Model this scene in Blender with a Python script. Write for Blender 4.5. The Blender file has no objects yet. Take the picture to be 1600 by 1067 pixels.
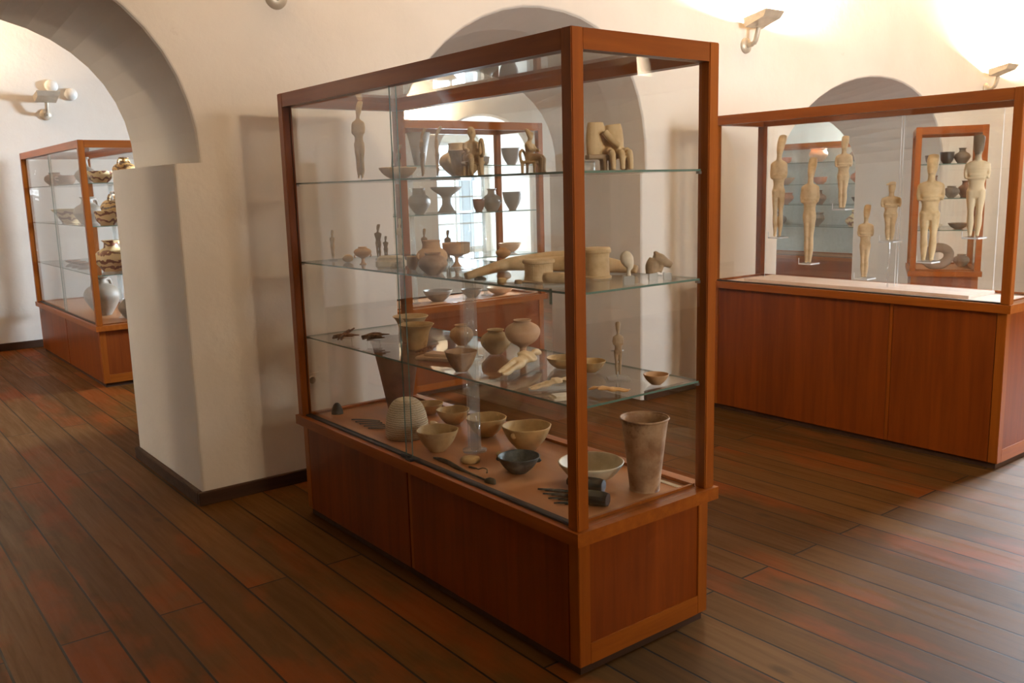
import bpy, bmesh, math, random
from mathutils import Vector, Matrix, Euler
random.seed(7)
sc = bpy.context.scene
COL = sc.collection
PI = math.pi

# ------------------------------------------------------------------ camera
F_PX, PITCH, ROLL, YAW = 1395.7, 0.17233, -0.02643, 0.66004
cam = bpy.data.cameras.new('camera'); camo = bpy.data.objects.new('camera', cam); COL.objects.link(camo)
cam.sensor_width = 36.0; cam.lens = 36.0 * F_PX / 1600.0; cam.clip_start = 0.05; cam.clip_end = 200
fw = Vector((math.sin(YAW), math.cos(YAW), 0)); rt = Vector((math.cos(YAW), -math.sin(YAW), 0)); up = Vector((0, 0, 1))
f2 = fw*math.cos(PITCH) - up*math.sin(PITCH); u2 = up*math.cos(PITCH) + fw*math.sin(PITCH)
r3 = rt*math.cos(ROLL) + u2*math.sin(ROLL); u3 = u2*math.cos(ROLL) - rt*math.sin(ROLL)
camo.matrix_world = Matrix(((r3.x, u3.x, -f2.x, 0), (r3.y, u3.y, -f2.y, 0), (r3.z, u3.z, -f2.z, 1.6), (0, 0, 0, 1)))
sc.camera = camo

# ------------------------------------------------------------------ view, world, light
sc.view_settings.view_transform = 'Standard'; sc.view_settings.look = 'None'
sc.view_settings.gamma = 1.0; sc.view_settings.use_curve_mapping = False
sc.view_settings.exposure = 0.30
sc.cycles.transparent_max_bounces = 40
sc.cycles.max_bounces = 14; sc.cycles.diffuse_bounces = 5; sc.cycles.glossy_bounces = 6; sc.cycles.transmission_bounces = 12
sc.cycles.caustics_reflective = False; sc.cycles.caustics_refractive = False
sc.cycles.sample_clamp_indirect = 6.0
w = bpy.data.worlds.new('sky'); sc.world = w; w.use_nodes = True
w.node_tree.nodes['Background'].inputs[0].default_value = (0.72, 0.86, 1.0, 1)
w.node_tree.nodes['Background'].inputs[1].default_value = 2.2

def area(name, loc, direction, sx, sy, power, color, spread=180):
    l = bpy.data.lights.new(name, 'AREA'); l.shape = 'RECTANGLE'; l.size = sx; l.size_y = sy
    l.energy = power; l.color = color; l.spread = math.radians(spread)
    o = bpy.data.objects.new(name, l); COL.objects.link(o); o.location = loc
    o.rotation_euler = Vector(direction).to_track_quat('-Z', 'Y').to_euler()
    return o
DAY = (0.72, 0.85, 1.0)
# daylight standing in the window openings of the building
area('window_light', (12.33, 2.0, 2.5), (-5.6, -0.45, -2.5), 1.7, 1.7, 270, DAY, 36)       # window on the right of the front room
area('window_light', (12.33, 6.4, 2.4), (-1, 0.04, -0.21), 1.1, 1.6, 1250, DAY, 62)      # high window on the right of the back room
area('window_light', (3.8, -3.83, 2.2), (.42, 1, .03), 1.8, 1.8, 130, (.92, .95, 1.0), 90)      # high window behind the camera
area('window_light', (7.9, 12.2, 1.45), (0, -1, -0.1), 1.6, 1.7, 110, DAY)        # window in the far niche
WARM = (1.0, 0.77, 0.52)

# ------------------------------------------------------------------ node helpers / materials
def new_mat(name):
    m = bpy.data.materials.new(name); m.use_nodes = True
    nt = m.node_tree; nt.nodes.clear()
    out = nt.nodes.new('ShaderNodeOutputMaterial')
    return m, nt, out
def N(nt, t, **kw):
    n = nt.nodes.new(t)
    for k, v in kw.items():
        if k.startswith('i_'): n.inputs[k[2:].replace('_', ' ')].default_value = v
        else: setattr(n, k, v)
    return n
def L(nt, a, b): nt.links.new(a, b)
def principled(nt, out, rough=.5, spec=.5, metal=0.0):
    b = nt.nodes.new('ShaderNodeBsdfPrincipled')
    b.inputs['Roughness'].default_value = rough; b.inputs['Specular IOR Level'].default_value = spec
    b.inputs['Metallic'].default_value = metal
    nt.links.new(b.outputs[0], out.inputs[0]); return b
def ramp(nt, stops):
    r = nt.nodes.new('ShaderNodeValToRGB')
    e = r.color_ramp.elements
    while len(e) > 1: e.remove(e[0])
    e[0].position = stops[0][0]; e[0].color = (*stops[0][1], 1)
    for p, c in stops[1:]:
        x = e.new(p); x.color = (*c, 1)
    return r
def coord(nt, scale=(1, 1, 1), out='Object'):
    t = nt.nodes.new('ShaderNodeTexCoord'); m = nt.nodes.new('ShaderNodeMapping')
    m.inputs['Scale'].default_value = scale
    nt.links.new(t.outputs[out], m.inputs[0]); return m.outputs[0]
def bump(nt, b, h, strength=.2, dist=.01):
    n = nt.nodes.new('ShaderNodeBump'); n.inputs['Strength'].default_value = strength; n.inputs['Distance'].default_value = dist
    nt.links.new(h, n.inputs['Height']); nt.links.new(n.outputs[0], b.inputs['Normal'])

def stone(name, c1, c2, rough=.6, scale=14, c3=None, bs=.25, spec=.35):
    m, nt, out = new_mat(name); b = principled(nt, out, rough, spec)
    co = coord(nt)
    n1 = N(nt, 'ShaderNodeTexNoise', i_Scale=scale, i_Detail=6.0, i_Roughness=.6); L(nt, co, n1.inputs['Vector'])
    st = [(.36, c1), (.56, c2)] + ([(.66, c3)] if c3 else [])
    r = ramp(nt, st); L(nt, n1.outputs[0], r.inputs[0]); L(nt, r.outputs[0], b.inputs['Base Color'])
    n2 = N(nt, 'ShaderNodeTexNoise', i_Scale=scale*7, i_Detail=4.0); L(nt, co, n2.inputs['Vector'])
    bump(nt, b, n2.outputs[0], bs, .004)
    return m

def wood(name, dark, light, rough=.32, axis='Z'):
    m, nt, out = new_mat(name); b = principled(nt, out, rough, .32)
    sc_ = {'Z': (22, 22, 1.3), 'Y': (22, 1.3, 22), 'X': (1.3, 22, 22)}[axis]
    co = coord(nt, sc_)
    n1 = N(nt, 'ShaderNodeTexNoise', i_Scale=1.0, i_Detail=8.0, i_Roughness=.62, i_Distortion=.5); L(nt, co, n1.inputs['Vector'])
    r = ramp(nt, [(.25, dark), (.75, light)]); L(nt, n1.outputs[0], r.inputs[0])
    co2 = coord(nt, tuple(s*.17 for s in sc_))
    n2 = N(nt, 'ShaderNodeTexNoise', i_Scale=1.0, i_Detail=2.0); L(nt, co2, n2.inputs['Vector'])
    mx = N(nt, 'ShaderNodeMix', data_type='RGBA', blend_type='MULTIPLY'); mx.inputs[0].default_value = .6
    r2 = ramp(nt, [(.35, (.62, .58, .55)), (.7, (1, 1, 1))]); L(nt, n2.outputs[0], r2.inputs[0])
    L(nt, r.outputs[0], mx.inputs[6]); L(nt, r2.outputs[0], mx.inputs[7]); L(nt, mx.outputs[2], b.inputs['Base Color'])
    bump(nt, b, n1.outputs[0], .06, .002)
    return m

def plaster():
    m, nt, out = new_mat('whitewashed_plaster'); b = principled(nt, out, .85, .2)
    co = coord(nt)
    n1 = N(nt, 'ShaderNodeTexNoise', i_Scale=1.1, i_Detail=5.0, i_Roughness=.55); L(nt, co, n1.inputs['Vector'])
    r = ramp(nt, [(.3, (.71, .66, .585)), (.7, (.79, .745, .675))]); L(nt, n1.outputs[0], r.inputs[0])
    n3 = N(nt, 'ShaderNodeTexNoise', i_Scale=5.0, i_Detail=8.0, i_Roughness=.7); L(nt, co, n3.inputs['Vector'])
    r3_ = ramp(nt, [(.69, (1, 1, 1)), (.76, (.82, .79, .76))]); L(nt, n3.outputs[0], r3_.inputs[0])
    mx = N(nt, 'ShaderNodeMix', data_type='RGBA', blend_type='MULTIPLY'); mx.inputs[0].default_value = .5
    L(nt, r.outputs[0], mx.inputs[6]); L(nt, r3_.outputs[0], mx.inputs[7]); L(nt, mx.outputs[2], b.inputs['Base Color'])
    n2 = N(nt, 'ShaderNodeTexNoise', i_Scale=9.0, i_Detail=7.0, i_Roughness=.6); L(nt, co, n2.inputs['Vector'])
    bump(nt, b, n2.outputs[0], .35, .012)
    return m

def floor_mat():
    m, nt, out = new_mat('old_floorboards'); b = principled(nt, out, .5, .05)
    t = nt.nodes.new('ShaderNodeTexCoord'); sep = nt.nodes.new('ShaderNodeSeparateXYZ'); L(nt, t.outputs['Object'], sep.inputs[0])
    cmb = nt.nodes.new('ShaderNodeCombineXYZ'); L(nt, sep.outputs['Y'], cmb.inputs['X']); L(nt, sep.outputs['X'], cmb.inputs['Y'])
    br = N(nt, 'ShaderNodeTexBrick', offset=.37, offset_frequency=2, squash=1.0)
    br.inputs['Scale'].default_value = 1.0; br.inputs['Mortar Size'].default_value = .005; br.inputs['Mortar Smooth'].default_value = .3
    br.inputs['Bias'].default_value = 0; br.inputs['Brick Width'].default_value = 3.4; br.inputs['Row Height'].default_value = .176
    br.inputs['Color1'].default_value = (0, 0, 0, 1); br.inputs['Color2'].default_value = (1, 1, 1, 1); br.inputs['Mortar'].default_value = (.5, .5, .5, 1)
    L(nt, cmb.outputs[0], br.inputs['Vector'])
    # per-board colour
    rb = ramp(nt, [(0, (.062, .027, .006)), (.5, (.083, .036, .008)), (1, (.108, .050, .014))]); L(nt, br.outputs['Color'], rb.inputs[0])
    # grain along the boards, shifted per board
    add = N(nt, 'ShaderNodeVectorMath', operation='ADD'); mp = nt.nodes.new('ShaderNodeMapping'); mp.inputs['Scale'].default_value = (26, 1.6, 1)
    sc3 = N(nt, 'ShaderNodeVectorMath', operation='SCALE'); sc3.inputs['Scale'].default_value = 37.0
    L(nt, t.outputs['Object'], mp.inputs[0]); L(nt, br.outputs['Color'], sc3.inputs[0]); L(nt, mp.outputs[0], add.inputs[0]); L(nt, sc3.outputs[0], add.inputs[1])
    g = N(nt, 'ShaderNodeTexNoise', i_Scale=1.0, i_Detail=7.0, i_Roughness=.65, i_Distortion=.6); L(nt, add.outputs[0], g.inputs['Vector'])
    rg = ramp(nt, [(.3, (.80, .78, .76)), (.65, (1.06, 1.05, 1.04))]); L(nt, g.outputs[0], rg.inputs[0])
    m1 = N(nt, 'ShaderNodeMix', data_type='RGBA', blend_type='MULTIPLY'); m1.inputs[0].default_value = 1
    L(nt, rb.outputs[0], m1.inputs[6]); L(nt, rg.outputs[0], m1.inputs[7])
    # worn red-orange stained patches that keep to single boards
    mp2 = nt.nodes.new('ShaderNodeMapping'); mp2.inputs['Scale'].default_value = (2.2, .95, 1); L(nt, t.outputs['Object'], mp2.inputs[0])
    sc4 = N(nt, 'ShaderNodeVectorMath', operation='SCALE'); sc4.inputs['Scale'].default_value = 3.0; L(nt, br.outputs['Color'], sc4.inputs[0])
    ad2 = N(nt, 'ShaderNodeVectorMath', operation='ADD'); L(nt, mp2.outputs[0], ad2.inputs[0]); L(nt, sc4.outputs[0], ad2.inputs[1])
    p = N(nt, 'ShaderNodeTexNoise', i_Scale=1.0, i_Detail=5.0, i_Roughness=.6); L(nt, ad2.outputs[0], p.inputs['Vector'])
    rp = ramp(nt, [(.50, (0, 0, 0)), (.62, (.7, .7, .7))]); L(nt, p.outputs[0], rp.inputs[0])
    m2 = N(nt, 'ShaderNodeMix', data_type='RGBA'); m2.inputs[7].default_value = (.155, .034, .004, 1)
    L(nt, rp.outputs[0], m2.inputs[0]); L(nt, m1.outputs[2], m2.inputs[6])
    # knots
    kn = N(nt, 'ShaderNodeTexVoronoi', i_Scale=1.0); mp3 = nt.nodes.new('ShaderNodeMapping'); mp3.inputs['Scale'].default_value = (4.2, 2.1, 1)
    L(nt, t.outputs['Object'], mp3.inputs[0]); L(nt, mp3.outputs[0], kn.inputs['Vector'])
    rk = ramp(nt, [(.05, (.45, .45, .45)), (.12, (1, 1, 1))]); L(nt, kn.outputs['Distance'], rk.inputs[0])
    m3 = N(nt, 'ShaderNodeMix', data_type='RGBA', blend_type='MULTIPLY'); m3.inputs[0].default_value = .7
    L(nt, m2.outputs[2], m3.inputs[6]); L(nt, rk.outputs[0], m3.inputs[7])
    # gaps
    m4 = N(nt, 'ShaderNodeMix', data_type='RGBA'); m4.inputs[7].default_value = (.015, .010, .007, 1)
    L(nt, br.outputs['Fac'], m4.inputs[0]); L(nt, m3.outputs[2], m4.inputs[6]); L(nt, m4.outputs[2], b.inputs['Base Color'])
    rr = ramp(nt, [(.3, (.58, .58, .58)), (.7, (.40, .40, .40))]); L(nt, g.outputs[0], rr.inputs[0]); L(nt, rr.outputs[0], b.inputs['Roughness'])
    inv = N(nt, 'ShaderNodeMath', operation='SUBTRACT'); inv.inputs[0].default_value = 1.0; L(nt, br.outputs['Fac'], inv.inputs[1])
    ad = N(nt, 'ShaderNodeMath', operation='MULTIPLY_ADD'); L(nt, g.outputs[0], ad.inputs[0]); ad.inputs[1].default_value = .25; L(nt, inv.outputs[0], ad.inputs[2])
    bump(nt, b, ad.outputs[0], .22, .003)
    return m

def glass(name, tint=(.992, .998, .996), extra=0.0, rough=0.0):
    m, nt, out = new_mat(name)
    geo = nt.nodes.new('ShaderNodeNewGeometry')
    ior = N(nt, 'ShaderNodeMapRange'); ior.inputs['To Min'].default_value = 1.5; ior.inputs['To Max'].default_value = 1/1.5
    L(nt, geo.outputs['Backfacing'], ior.inputs['Value'])
    fr = nt.nodes.new('ShaderNodeFresnel'); L(nt, ior.outputs[0], fr.inputs['IOR'])
    tr = nt.nodes.new('ShaderNodeBsdfTransparent'); tr.inputs[0].default_value = (*tint, 1)
    gl = nt.nodes.new('ShaderNodeBsdfGlossy'); gl.inputs['Roughness'].default_value = rough
    mx = nt.nodes.new('ShaderNodeMixShader'); L(nt, fr.outputs[0], mx.inputs[0]); L(nt, tr.outputs[0], mx.inputs[1]); L(nt, gl.outputs[0], mx.inputs[2])
    if extra:
        df = nt.nodes.new('ShaderNodeBsdfDiffuse'); df.inputs[0].default_value = (.8, .84, .84, 1)
        m2 = nt.nodes.new('ShaderNodeMixShader'); m2.inputs[0].default_value = extra
        L(nt, mx.outputs[0], m2.inputs[1]); L(nt, df.outputs[0], m2.inputs[2]); L(nt, m2.outputs[0], out.inputs[0])
    else: L(nt, mx.outputs[0], out.inputs[0])
    return m

def plain(name, c, rough=.5, spec=.5, metal=0):
    m, nt, out = new_mat(name); b = principled(nt, out, rough, spec, metal)
    co = coord(nt); n = N(nt, 'ShaderNodeTexNoise', i_Scale=30.0, i_Detail=3.0); L(nt, co, n.inputs['Vector'])
    r = ramp(nt, [(.3, tuple(x*.85 for x in c)), (.7, c)]); L(nt, n.outputs[0], r.inputs[0]); L(nt, r.outputs[0], b.inputs['Base Color'])
    return m
def emit(name, c, s):
    m, nt, out = new_mat(name); e = nt.nodes.new('ShaderNodeEmission'); e.inputs[0].default_value = (*c, 1); e.inputs[1].default_value = s
    L(nt, e.outputs[0], out.inputs[0]); return m

def painted(name, ground, paint, freq):
    """slip-painted pottery: dark bands and zigzags over a pale ground"""
    m, nt, out = new_mat(name); b = principled(nt, out, .42, .45)
    co = coord(nt)
    wv = N(nt, 'ShaderNodeTexWave', bands_direction='Z', i_Scale=freq*.6, i_Distortion=7.0, i_Detail=2.0); wv.inputs['Detail Scale'].default_value = 2.5
    L(nt, co, wv.inputs['Vector'])
    r = ramp(nt, [(.68, (0, 0, 0)), (.76, (1, 1, 1))]); L(nt, wv.outputs[0], r.inputs[0])
    n = N(nt, 'ShaderNodeTexVoronoi', i_Scale=freq*1.3); L(nt, co, n.inputs['Vector'])
    r2 = ramp(nt, [(.18, (1, 1, 1)), (.24, (0, 0, 0))]); L(nt, n.outputs['Distance'], r2.inputs[0])
    mm = N(nt, 'ShaderNodeMix', data_type='RGBA', blend_type='ADD'); mm.inputs[0].default_value = 1.0
    L(nt, r.outputs[0], mm.inputs[6]); L(nt, r2.outputs[0], mm.inputs[7])
    mx = N(nt, 'ShaderNodeMix', data_type='RGBA'); mx.inputs[6].default_value = (*ground, 1); mx.inputs[7].default_value = (*paint, 1)
    L(nt, mm.outputs[2], mx.inputs[0]); L(nt, mx.outputs[2], b.inputs['Base Color'])
    return m

def two_tone(name, c1, c2, z0, z1):
    """marble with a dark weathered crust over its upper end"""
    m, nt, out = new_mat(name); b = principled(nt, out, .6, .35)
    t = nt.nodes.new('ShaderNodeTexCoord'); s = nt.nodes.new('ShaderNodeSeparateXYZ'); L(nt, t.outputs['Object'], s.inputs[0])
    n = N(nt, 'ShaderNodeTexNoise', i_Scale=16.0, i_Detail=5.0); L(nt, t.outputs['Object'], n.inputs['Vector'])
    a = N(nt, 'ShaderNodeMath', operation='MULTIPLY_ADD'); L(nt, n.outputs[0], a.inputs[0]); a.inputs[1].default_value = .12; L(nt, s.outputs['Z'], a.inputs[2])
    mr = N(nt, 'ShaderNodeMapRange'); mr.inputs['From Min'].default_value = z0 + .06; mr.inputs['From Max'].default_value = z1 + .06; L(nt, a.outputs[0], mr.inputs['Value'])
    mx = N(nt, 'ShaderNodeMix', data_type='RGBA'); mx.inputs[6].default_value = (*c1, 1); mx.inputs[7].default_value = (*c2, 1)
    L(nt, mr.outputs[0], mx.inputs[0]); L(nt, mx.outputs[2], b.inputs['Base Color']); bump(nt, b, n.outputs[0], .2, .004)
    return m

M = {}
M['plaster'] = plaster()
M['ceiling'] = wood('ceiling_boards', (.36, .29, .22), (.46, .38, .30), .6, 'Y')
M['floor'] = floor_mat()
M['wood'] = wood('cherry_wood', (.24, .056, .004), (.41, .115, .010))
M['woodh'] = wood('cherry_wood_lengthwise', (.24, .056, .004), (.41, .115, .010), axis='Y')
M['woodx'] = wood('cherry_wood_crosswise', (.24, .056, .004), (.41, .115, .010), axis='X')
M['panel'] = wood('cherry_veneer', (.15, .027, .0015), (.27, .058, .004), rough=.36)
M['deck'] = wood('display_floor_wood', (.46, .19, .068), (.54, .24, .09), rough=.45, axis='Y')
M['pale_deck'] = stone('pale_pink_board', (.72, .57, .48), (.80, .66, .57), .5, 5)
M['skirting'] = wood('dark_skirting', (.035, .014, .005), (.075, .032, .012), .75, 'X')
M['groove'] = plain('dark_groove', (.02, .012, .008), .5)
M['glass'] = glass('clear_glass')
M['shelf'] = glass('shelf_glass', (.975, .99, .985), extra=.004)
M['edge'] = plain('green_glass_edge', (.12, .22, .18), .2, .6)
M['acrylic'] = glass('acrylic', (.97, .98, .985), extra=.05, rough=.03)
M['clearsolid'] = glass('clear_acrylic_block', (.97, .98, .98), extra=.32)
M['column'] = glass('clear_acrylic_column', (.975, .985, .985), extra=.10)
M['acr_edge'] = plain('acrylic_edge', (.85, .88, .90), .25, .6)
M['marble'] = stone('warm_marble', (.52, .37, .20), (.66, .50, .30), .6, 18, bs=.2)
M['marble2'] = stone('ochre_marble', (.52, .36, .18), (.66, .49, .27), .6, 14, bs=.2)
M['marble3'] = stone('brown_marble', (.27, .18, .10), (.42, .30, .18), .6, 16)
M['pale'] = stone('pale_marble', (.66, .58, .43), (.80, .72, .57), .55, 20, (.55, .46, .30))
M['palebowl'] = stone('cream_marble', (.52, .43, .28), (.66, .57, .40), .55, 14)
M['orange'] = stone('orange_marble', (.58, .31, .10), (.70, .42, .17), .5, 20)
M['terra'] = stone('terracotta', (.50, .29, .14), (.62, .38, .20), .65, 12)
M['terra2'] = stone('pinkish_terracotta', (.52, .32, .19), (.60, .40, .25), .65, 10)
M['bowlm'] = stone('ochre_stone_bowl', (.48, .32, .14), (.60, .42, .20), .6, 12, (.36, .23, .10))
M['brown'] = stone('dark_brown_ware', (.15, .070, .040), (.22, .105, .06), .6, 8)
M['beaker'] = stone('mottled_beaker', (.24, .12, .055), (.44, .28, .16), .65, 8, (.18, .085, .04))
M['dark'] = stone('dark_green_stone', (.035, .042, .038), (.08, .09, .08), .45, 25, (.13, .14, .12), spec=.5)
M['obsidian'] = plain('obsidian', (.018, .020, .018), .15, .8)
M['bronze'] = stone('bronze', (.06, .055, .035), (.12, .10, .06), .5, 40)
M['copper'] = stone('corroded_copper', (.13, .06, .03), (.24, .13, .07), .6, 60)
M['grey'] = stone('grey_brown_ware', (.16, .12, .095), (.24, .19, .15), .6, 8)
M['greyb'] = stone('pale_grey_ware', (.19, .15, .11), (.28, .22, .17), .5, 8)
M['blackw'] = plain('black_glazed_ware', (.03, .025, .022), .3, .6)
M['red'] = stone('red_ware', (.38, .12, .06), (.48, .18, .09), .5, 10)
M['pithos'] = stone('orange_coarse_ware', (.55, .24, .08), (.66, .32, .12), .6, 6)
M['paintA'] = painted('painted_ochre_ware', (.66, .40, .14), (.16, .07, .025), 13)
M['paintB'] = painted('painted_cream_ware', (.72, .54, .28), (.22, .07, .03), 8)
M['white'] = plain('white_plastic', (.78, .76, .70), .4)
M['card'] = plain('white_card', (.80, .76, .66), .7)
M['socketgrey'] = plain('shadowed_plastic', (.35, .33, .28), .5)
M['lampm'] = plain('brushed_beige_metal', (.62, .54, .42), .4, .5, .3)
M['metal'] = plain('grey_metal', (.35, .34, .32), .35, .5, .8)
M['black'] = plain('black_plastic', (.02, .02, .02), .35)
M['teal'] = plain('pale_teal_reflection', (.52, .60, .58), .8)  # teal colour stands in for windows reflected on the case glass
M['winwhite'] = plain('white_window_paint', (.80, .82, .82), .4)
M['bulb'] = emit('lit_halogen', (1.0, .78, .48), 60)
M['headdark'] = two_tone('marble_with_dark_crust', (.62, .48, .29), (.13, .09, .055), .40, .46)

# ------------------------------------------------------------------ geometry helpers
def tag(o, label=None, cat=None, group=None, kind=None):
    if label: o['label'] = label
    if cat: o['category'] = cat
    if group: o['group'] = group
    if kind: o['kind'] = kind
    return o
def obj(name, bm, mats, parent=None, loc=(0, 0, 0), rot=(0, 0, 0), smooth=False):
    me = bpy.data.meshes.new(name)
    bmesh.ops.recalc_face_normals(bm, faces=bm.faces)
    bm.to_mesh(me); bm.free()
    if not isinstance(mats, (list, tuple)): mats = [mats]
    for m in mats: me.materials.append(m)
    if smooth:
        for p in me.polygons: p.use_smooth = True
    o = bpy.data.objects.new(name, me); COL.objects.link(o); o.location = loc; o.rotation_euler = rot
    if parent: o.parent = parent
    return o
def empty(name, loc=(0, 0, 0), rz=0):
    o = bpy.data.objects.new(name, None); COL.objects.link(o); o.location = loc; o.rotation_euler = (0, 0, rz); o.empty_display_size = .05
    return o
def box(bm, x0, y0, z0, x1, y1, z1, mat=0, bev=0):
    vs = [bm.verts.new((x, y, z)) for z in (z0, z1) for y in (y0, y1) for x in (x0, x1)]
    fs = [bm.faces.new([vs[i] for i in f]) for f in ((0, 2, 3, 1), (4, 5, 7, 6), (0, 1, 5, 4), (2, 6, 7, 3), (0, 4, 6, 2), (1, 3, 7, 5))]
    for f in fs: f.material_index = mat
    if bev: bmesh.ops.bevel(bm, geom=list({e for f in fs for e in f.edges}), offset=bev, segments=2, affect='EDGES')
    return fs
def bx(*a, **k):
    bm = bmesh.new(); box(bm, *a, **k); return bm
def pane(x0, y0, z0, x1, y1, z1):
    """thin glass sheet: clear faces, green edges"""
    bm = bmesh.new(); fs = box(bm, x0, y0, z0, x1, y1, z1)
    amax = max(f.calc_area() for f in fs)
    for f in fs: f.material_index = 0 if f.calc_area() > .3*amax else 1
    return bm
def catmull(pts, n=4):
    out = []
    P_ = [pts[0]] + list(pts) + [pts[-1]]
    for i in range(1, len(P_)-2):
        p0, p1, p2, p3 = (Vector(q) for q in P_[i-1:i+3])
        for k in range(n):
            t = k/n
            out.append(.5*((2*p1) + (-p0+p2)*t + (2*p0-5*p1+4*p2-p3)*t*t + (-p0+3*p1-3*p2+p3)*t**3))
    out.append(Vector(P_[-1])); return out
def tube(bm, path, radii, seg=14, sub=3, up=(0, -1, 0)):
    """smooth tapering limb with an elliptical section (rx, ry) along a 3-D path"""
    data = [tuple(p) + ((r, r) if not isinstance(r, (tuple, list)) else tuple(r)) for p, r in zip(path, radii)]
    c = catmull(data, sub) if len(data) > 2 and sub > 1 else [Vector(d) for d in data]
    pts = [Vector(v[:3]) for v in c]; rr = [(abs(v[3]), abs(v[4])) for v in c]
    rings = []
    for i, p in enumerate(pts):
        d = (pts[min(i+1, len(pts)-1)] - pts[max(i-1, 0)]).normalized()
        u = Vector(up); 
        if abs(d.dot(u)) > .95: u = Vector((1, 0, 0)) if abs(d.x) < .8 else Vector((0, 0, 1))
        s = d.cross(u).normalized(); t = s.cross(d).normalized()
        rings.append([bm.verts.new(p + s*rr[i][0]*math.cos(a) + t*rr[i][1]*math.sin(a)) for a in (2*PI*k/seg for k in range(seg))])
    for a, b in zip(rings, rings[1:]):
        for k in range(seg): bm.faces.new((a[k], a[(k+1) % seg], b[(k+1) % seg], b[k]))
    for r_, sgn in ((rings[0], 0), (rings[-1], 1)):
        bm.faces.new(r_ if sgn else r_[::-1])
def lathe(bm, prof, seg=36, wob=0.0, rim=0.0, seed=0, cx=0, cy=0):
    rnd = random.Random(seed); ph = [rnd.uniform(0, 6.28) for _ in range(4)]
    zt = max(p[1] for p in prof); rings = []
    for r, z in prof:
        if r < 1e-5: rings.append([bm.verts.new((cx, cy, z))]); continue
        ring = []
        for k in range(seg):
            a = 2*PI*k/seg
            q = 1 + wob*(math.sin(2*a+ph[0]) + .5*math.sin(3*a+ph[1]))
            dz = rim*zt*(z/zt)**3*(math.sin(2*a+ph[2]) + .6*math.sin(5*a+ph[3])) if rim else 0
            ring.append(bm.verts.new((cx+r*q*math.cos(a), cy+r*q*math.sin(a), z+dz)))
        rings.append(ring)
    for a, b in zip(rings, rings[1:]):
        if len(a) == 1 and len(b) == 1: continue
        for k in range(seg):
            k2 = (k+1) % seg
            if len(a) == 1: bm.faces.new((a[0], b[k], b[k2]))
            elif len(b) == 1: bm.faces.new((a[k], b[0], a[k2]))
            else: bm.faces.new((a[k], b[k], b[k2], a[k2]))
SHAPES = {
 'bowl': [(0,0),(.34,0),(.42,.05),(.72,.40),(.93,.80),(1,1)],
 'flatbowl': [(0,0),(.30,0),(.40,.05),(.72,.38),(.93,.80),(1,1)],
 'flare': [(0,0),(.42,0),(.50,.05),(.60,.30),(.68,.60),(.82,.85),(1,1)],
 'jar': [(0,0),(.34,0),(.52,.08),(.90,.34),(1,.52),(.88,.74),(.56,.88),(.50,.92),(.58,1)],
 'bigjar': [(0,0),(.34,0),(.60,.12),(.95,.36),(1,.50),(.88,.64),(.62,.74),(.58,.78),(.55,.95),(.58,1)],
 'pedjar': [(0,0),(.42,0),(.36,.04),(.22,.12),(.19,.30),(.28,.38),(.78,.52),(1,.70),(.90,.84),(.52,.94),(.46,.96),(.52,1)],
 'kylix': [(0,0),(.40,0),(.30,.05),(.16,.18),(.15,.40),(.45,.48),(.92,.56),(.97,.75),(1,1)],
 'stand': [(0,0),(.58,0),(.54,.06),(.34,.26),(.28,.38),(.30,.58),(.42,.68),(.82,.86),(1,.97),(1,1)],
 'beaker': [(0,0),(.58,0),(.61,.03),(.74,.42),(.92,.92),(1,.985),(1,1)],
 'cone': [(0,0),(.42,0),(.46,.04),(.80,.70),(.98,.97),(1,1)],
 'amphora': [(0,0),(.36,0),(.46,.05),(.86,.34),(1,.52),(.82,.70),(.42,.80),(.30,.84),(.28,.94),(.40,.97),(.40,1)],
 'jug': [(0,0),(.5,0),(.60,.05),(.95,.32),(1,.45),(.85,.62),(.5,.74),(.42,.80),(.40,.93),(.52,1)],
 'bottle': [(0,0),(.5,0),(.62,.05),(1,.28),(.95,.42),(.5,.60),(.28,.68),(.24,.90),(.36,.96),(.36,1)],
 'cup': [(0,0),(.5,0),(.56,.06),(.85,.35),(.92,.7),(1,1)],
 'krater': [(0,0),(.45,0),(.42,.06),(.60,.14),(.92,.42),(1,.60),(.90,.78),(.82,.90),(.92,1)],
 'deep': [(0,0),(.30,0),(.40,.04),(.80,.45),(.97,.82),(1,1)],
}
def pot_bm(shape, r, h, t=None, wob=.012, rim=.0, seed=0, seg=36):
    t = t or max(.0035, .06*r)
    pts = catmull([(a*r, b*h) for a, b in SHAPES[shape]], 4)
    out = [(max(p[0], 0), max(p[1], 0)) for p in pts]
    outer = [q for i, q in enumerate(out)]
    top = outer[-1]
    inner = [(max(q[0]-t, .0), q[1]) for q in outer[::-1] if q[0]-t > .004 and q[1] > t*1.3]
    prof = outer + [(top[0]-t*.5, top[1]+t*.35)] + inner + [(0, t*1.4)]
    bm = bmesh.new(); lathe(bm, prof, seg, wob, rim, seed); return bm
def handle_bm(r, h, z0, z1, out, th, side=1):
    bm = bmesh.new()
    tube(bm, [(side*(r*.96), 0, z0), (side*(r+out*.8), 0, z0+(z1-z0)*.15), (side*(r+out), 0, (z0+z1)/2), (side*(r+out*.7), 0, z1), (side*(r*.75), 0, z1)], [th]*5, 8, 3)
    return bm
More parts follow.
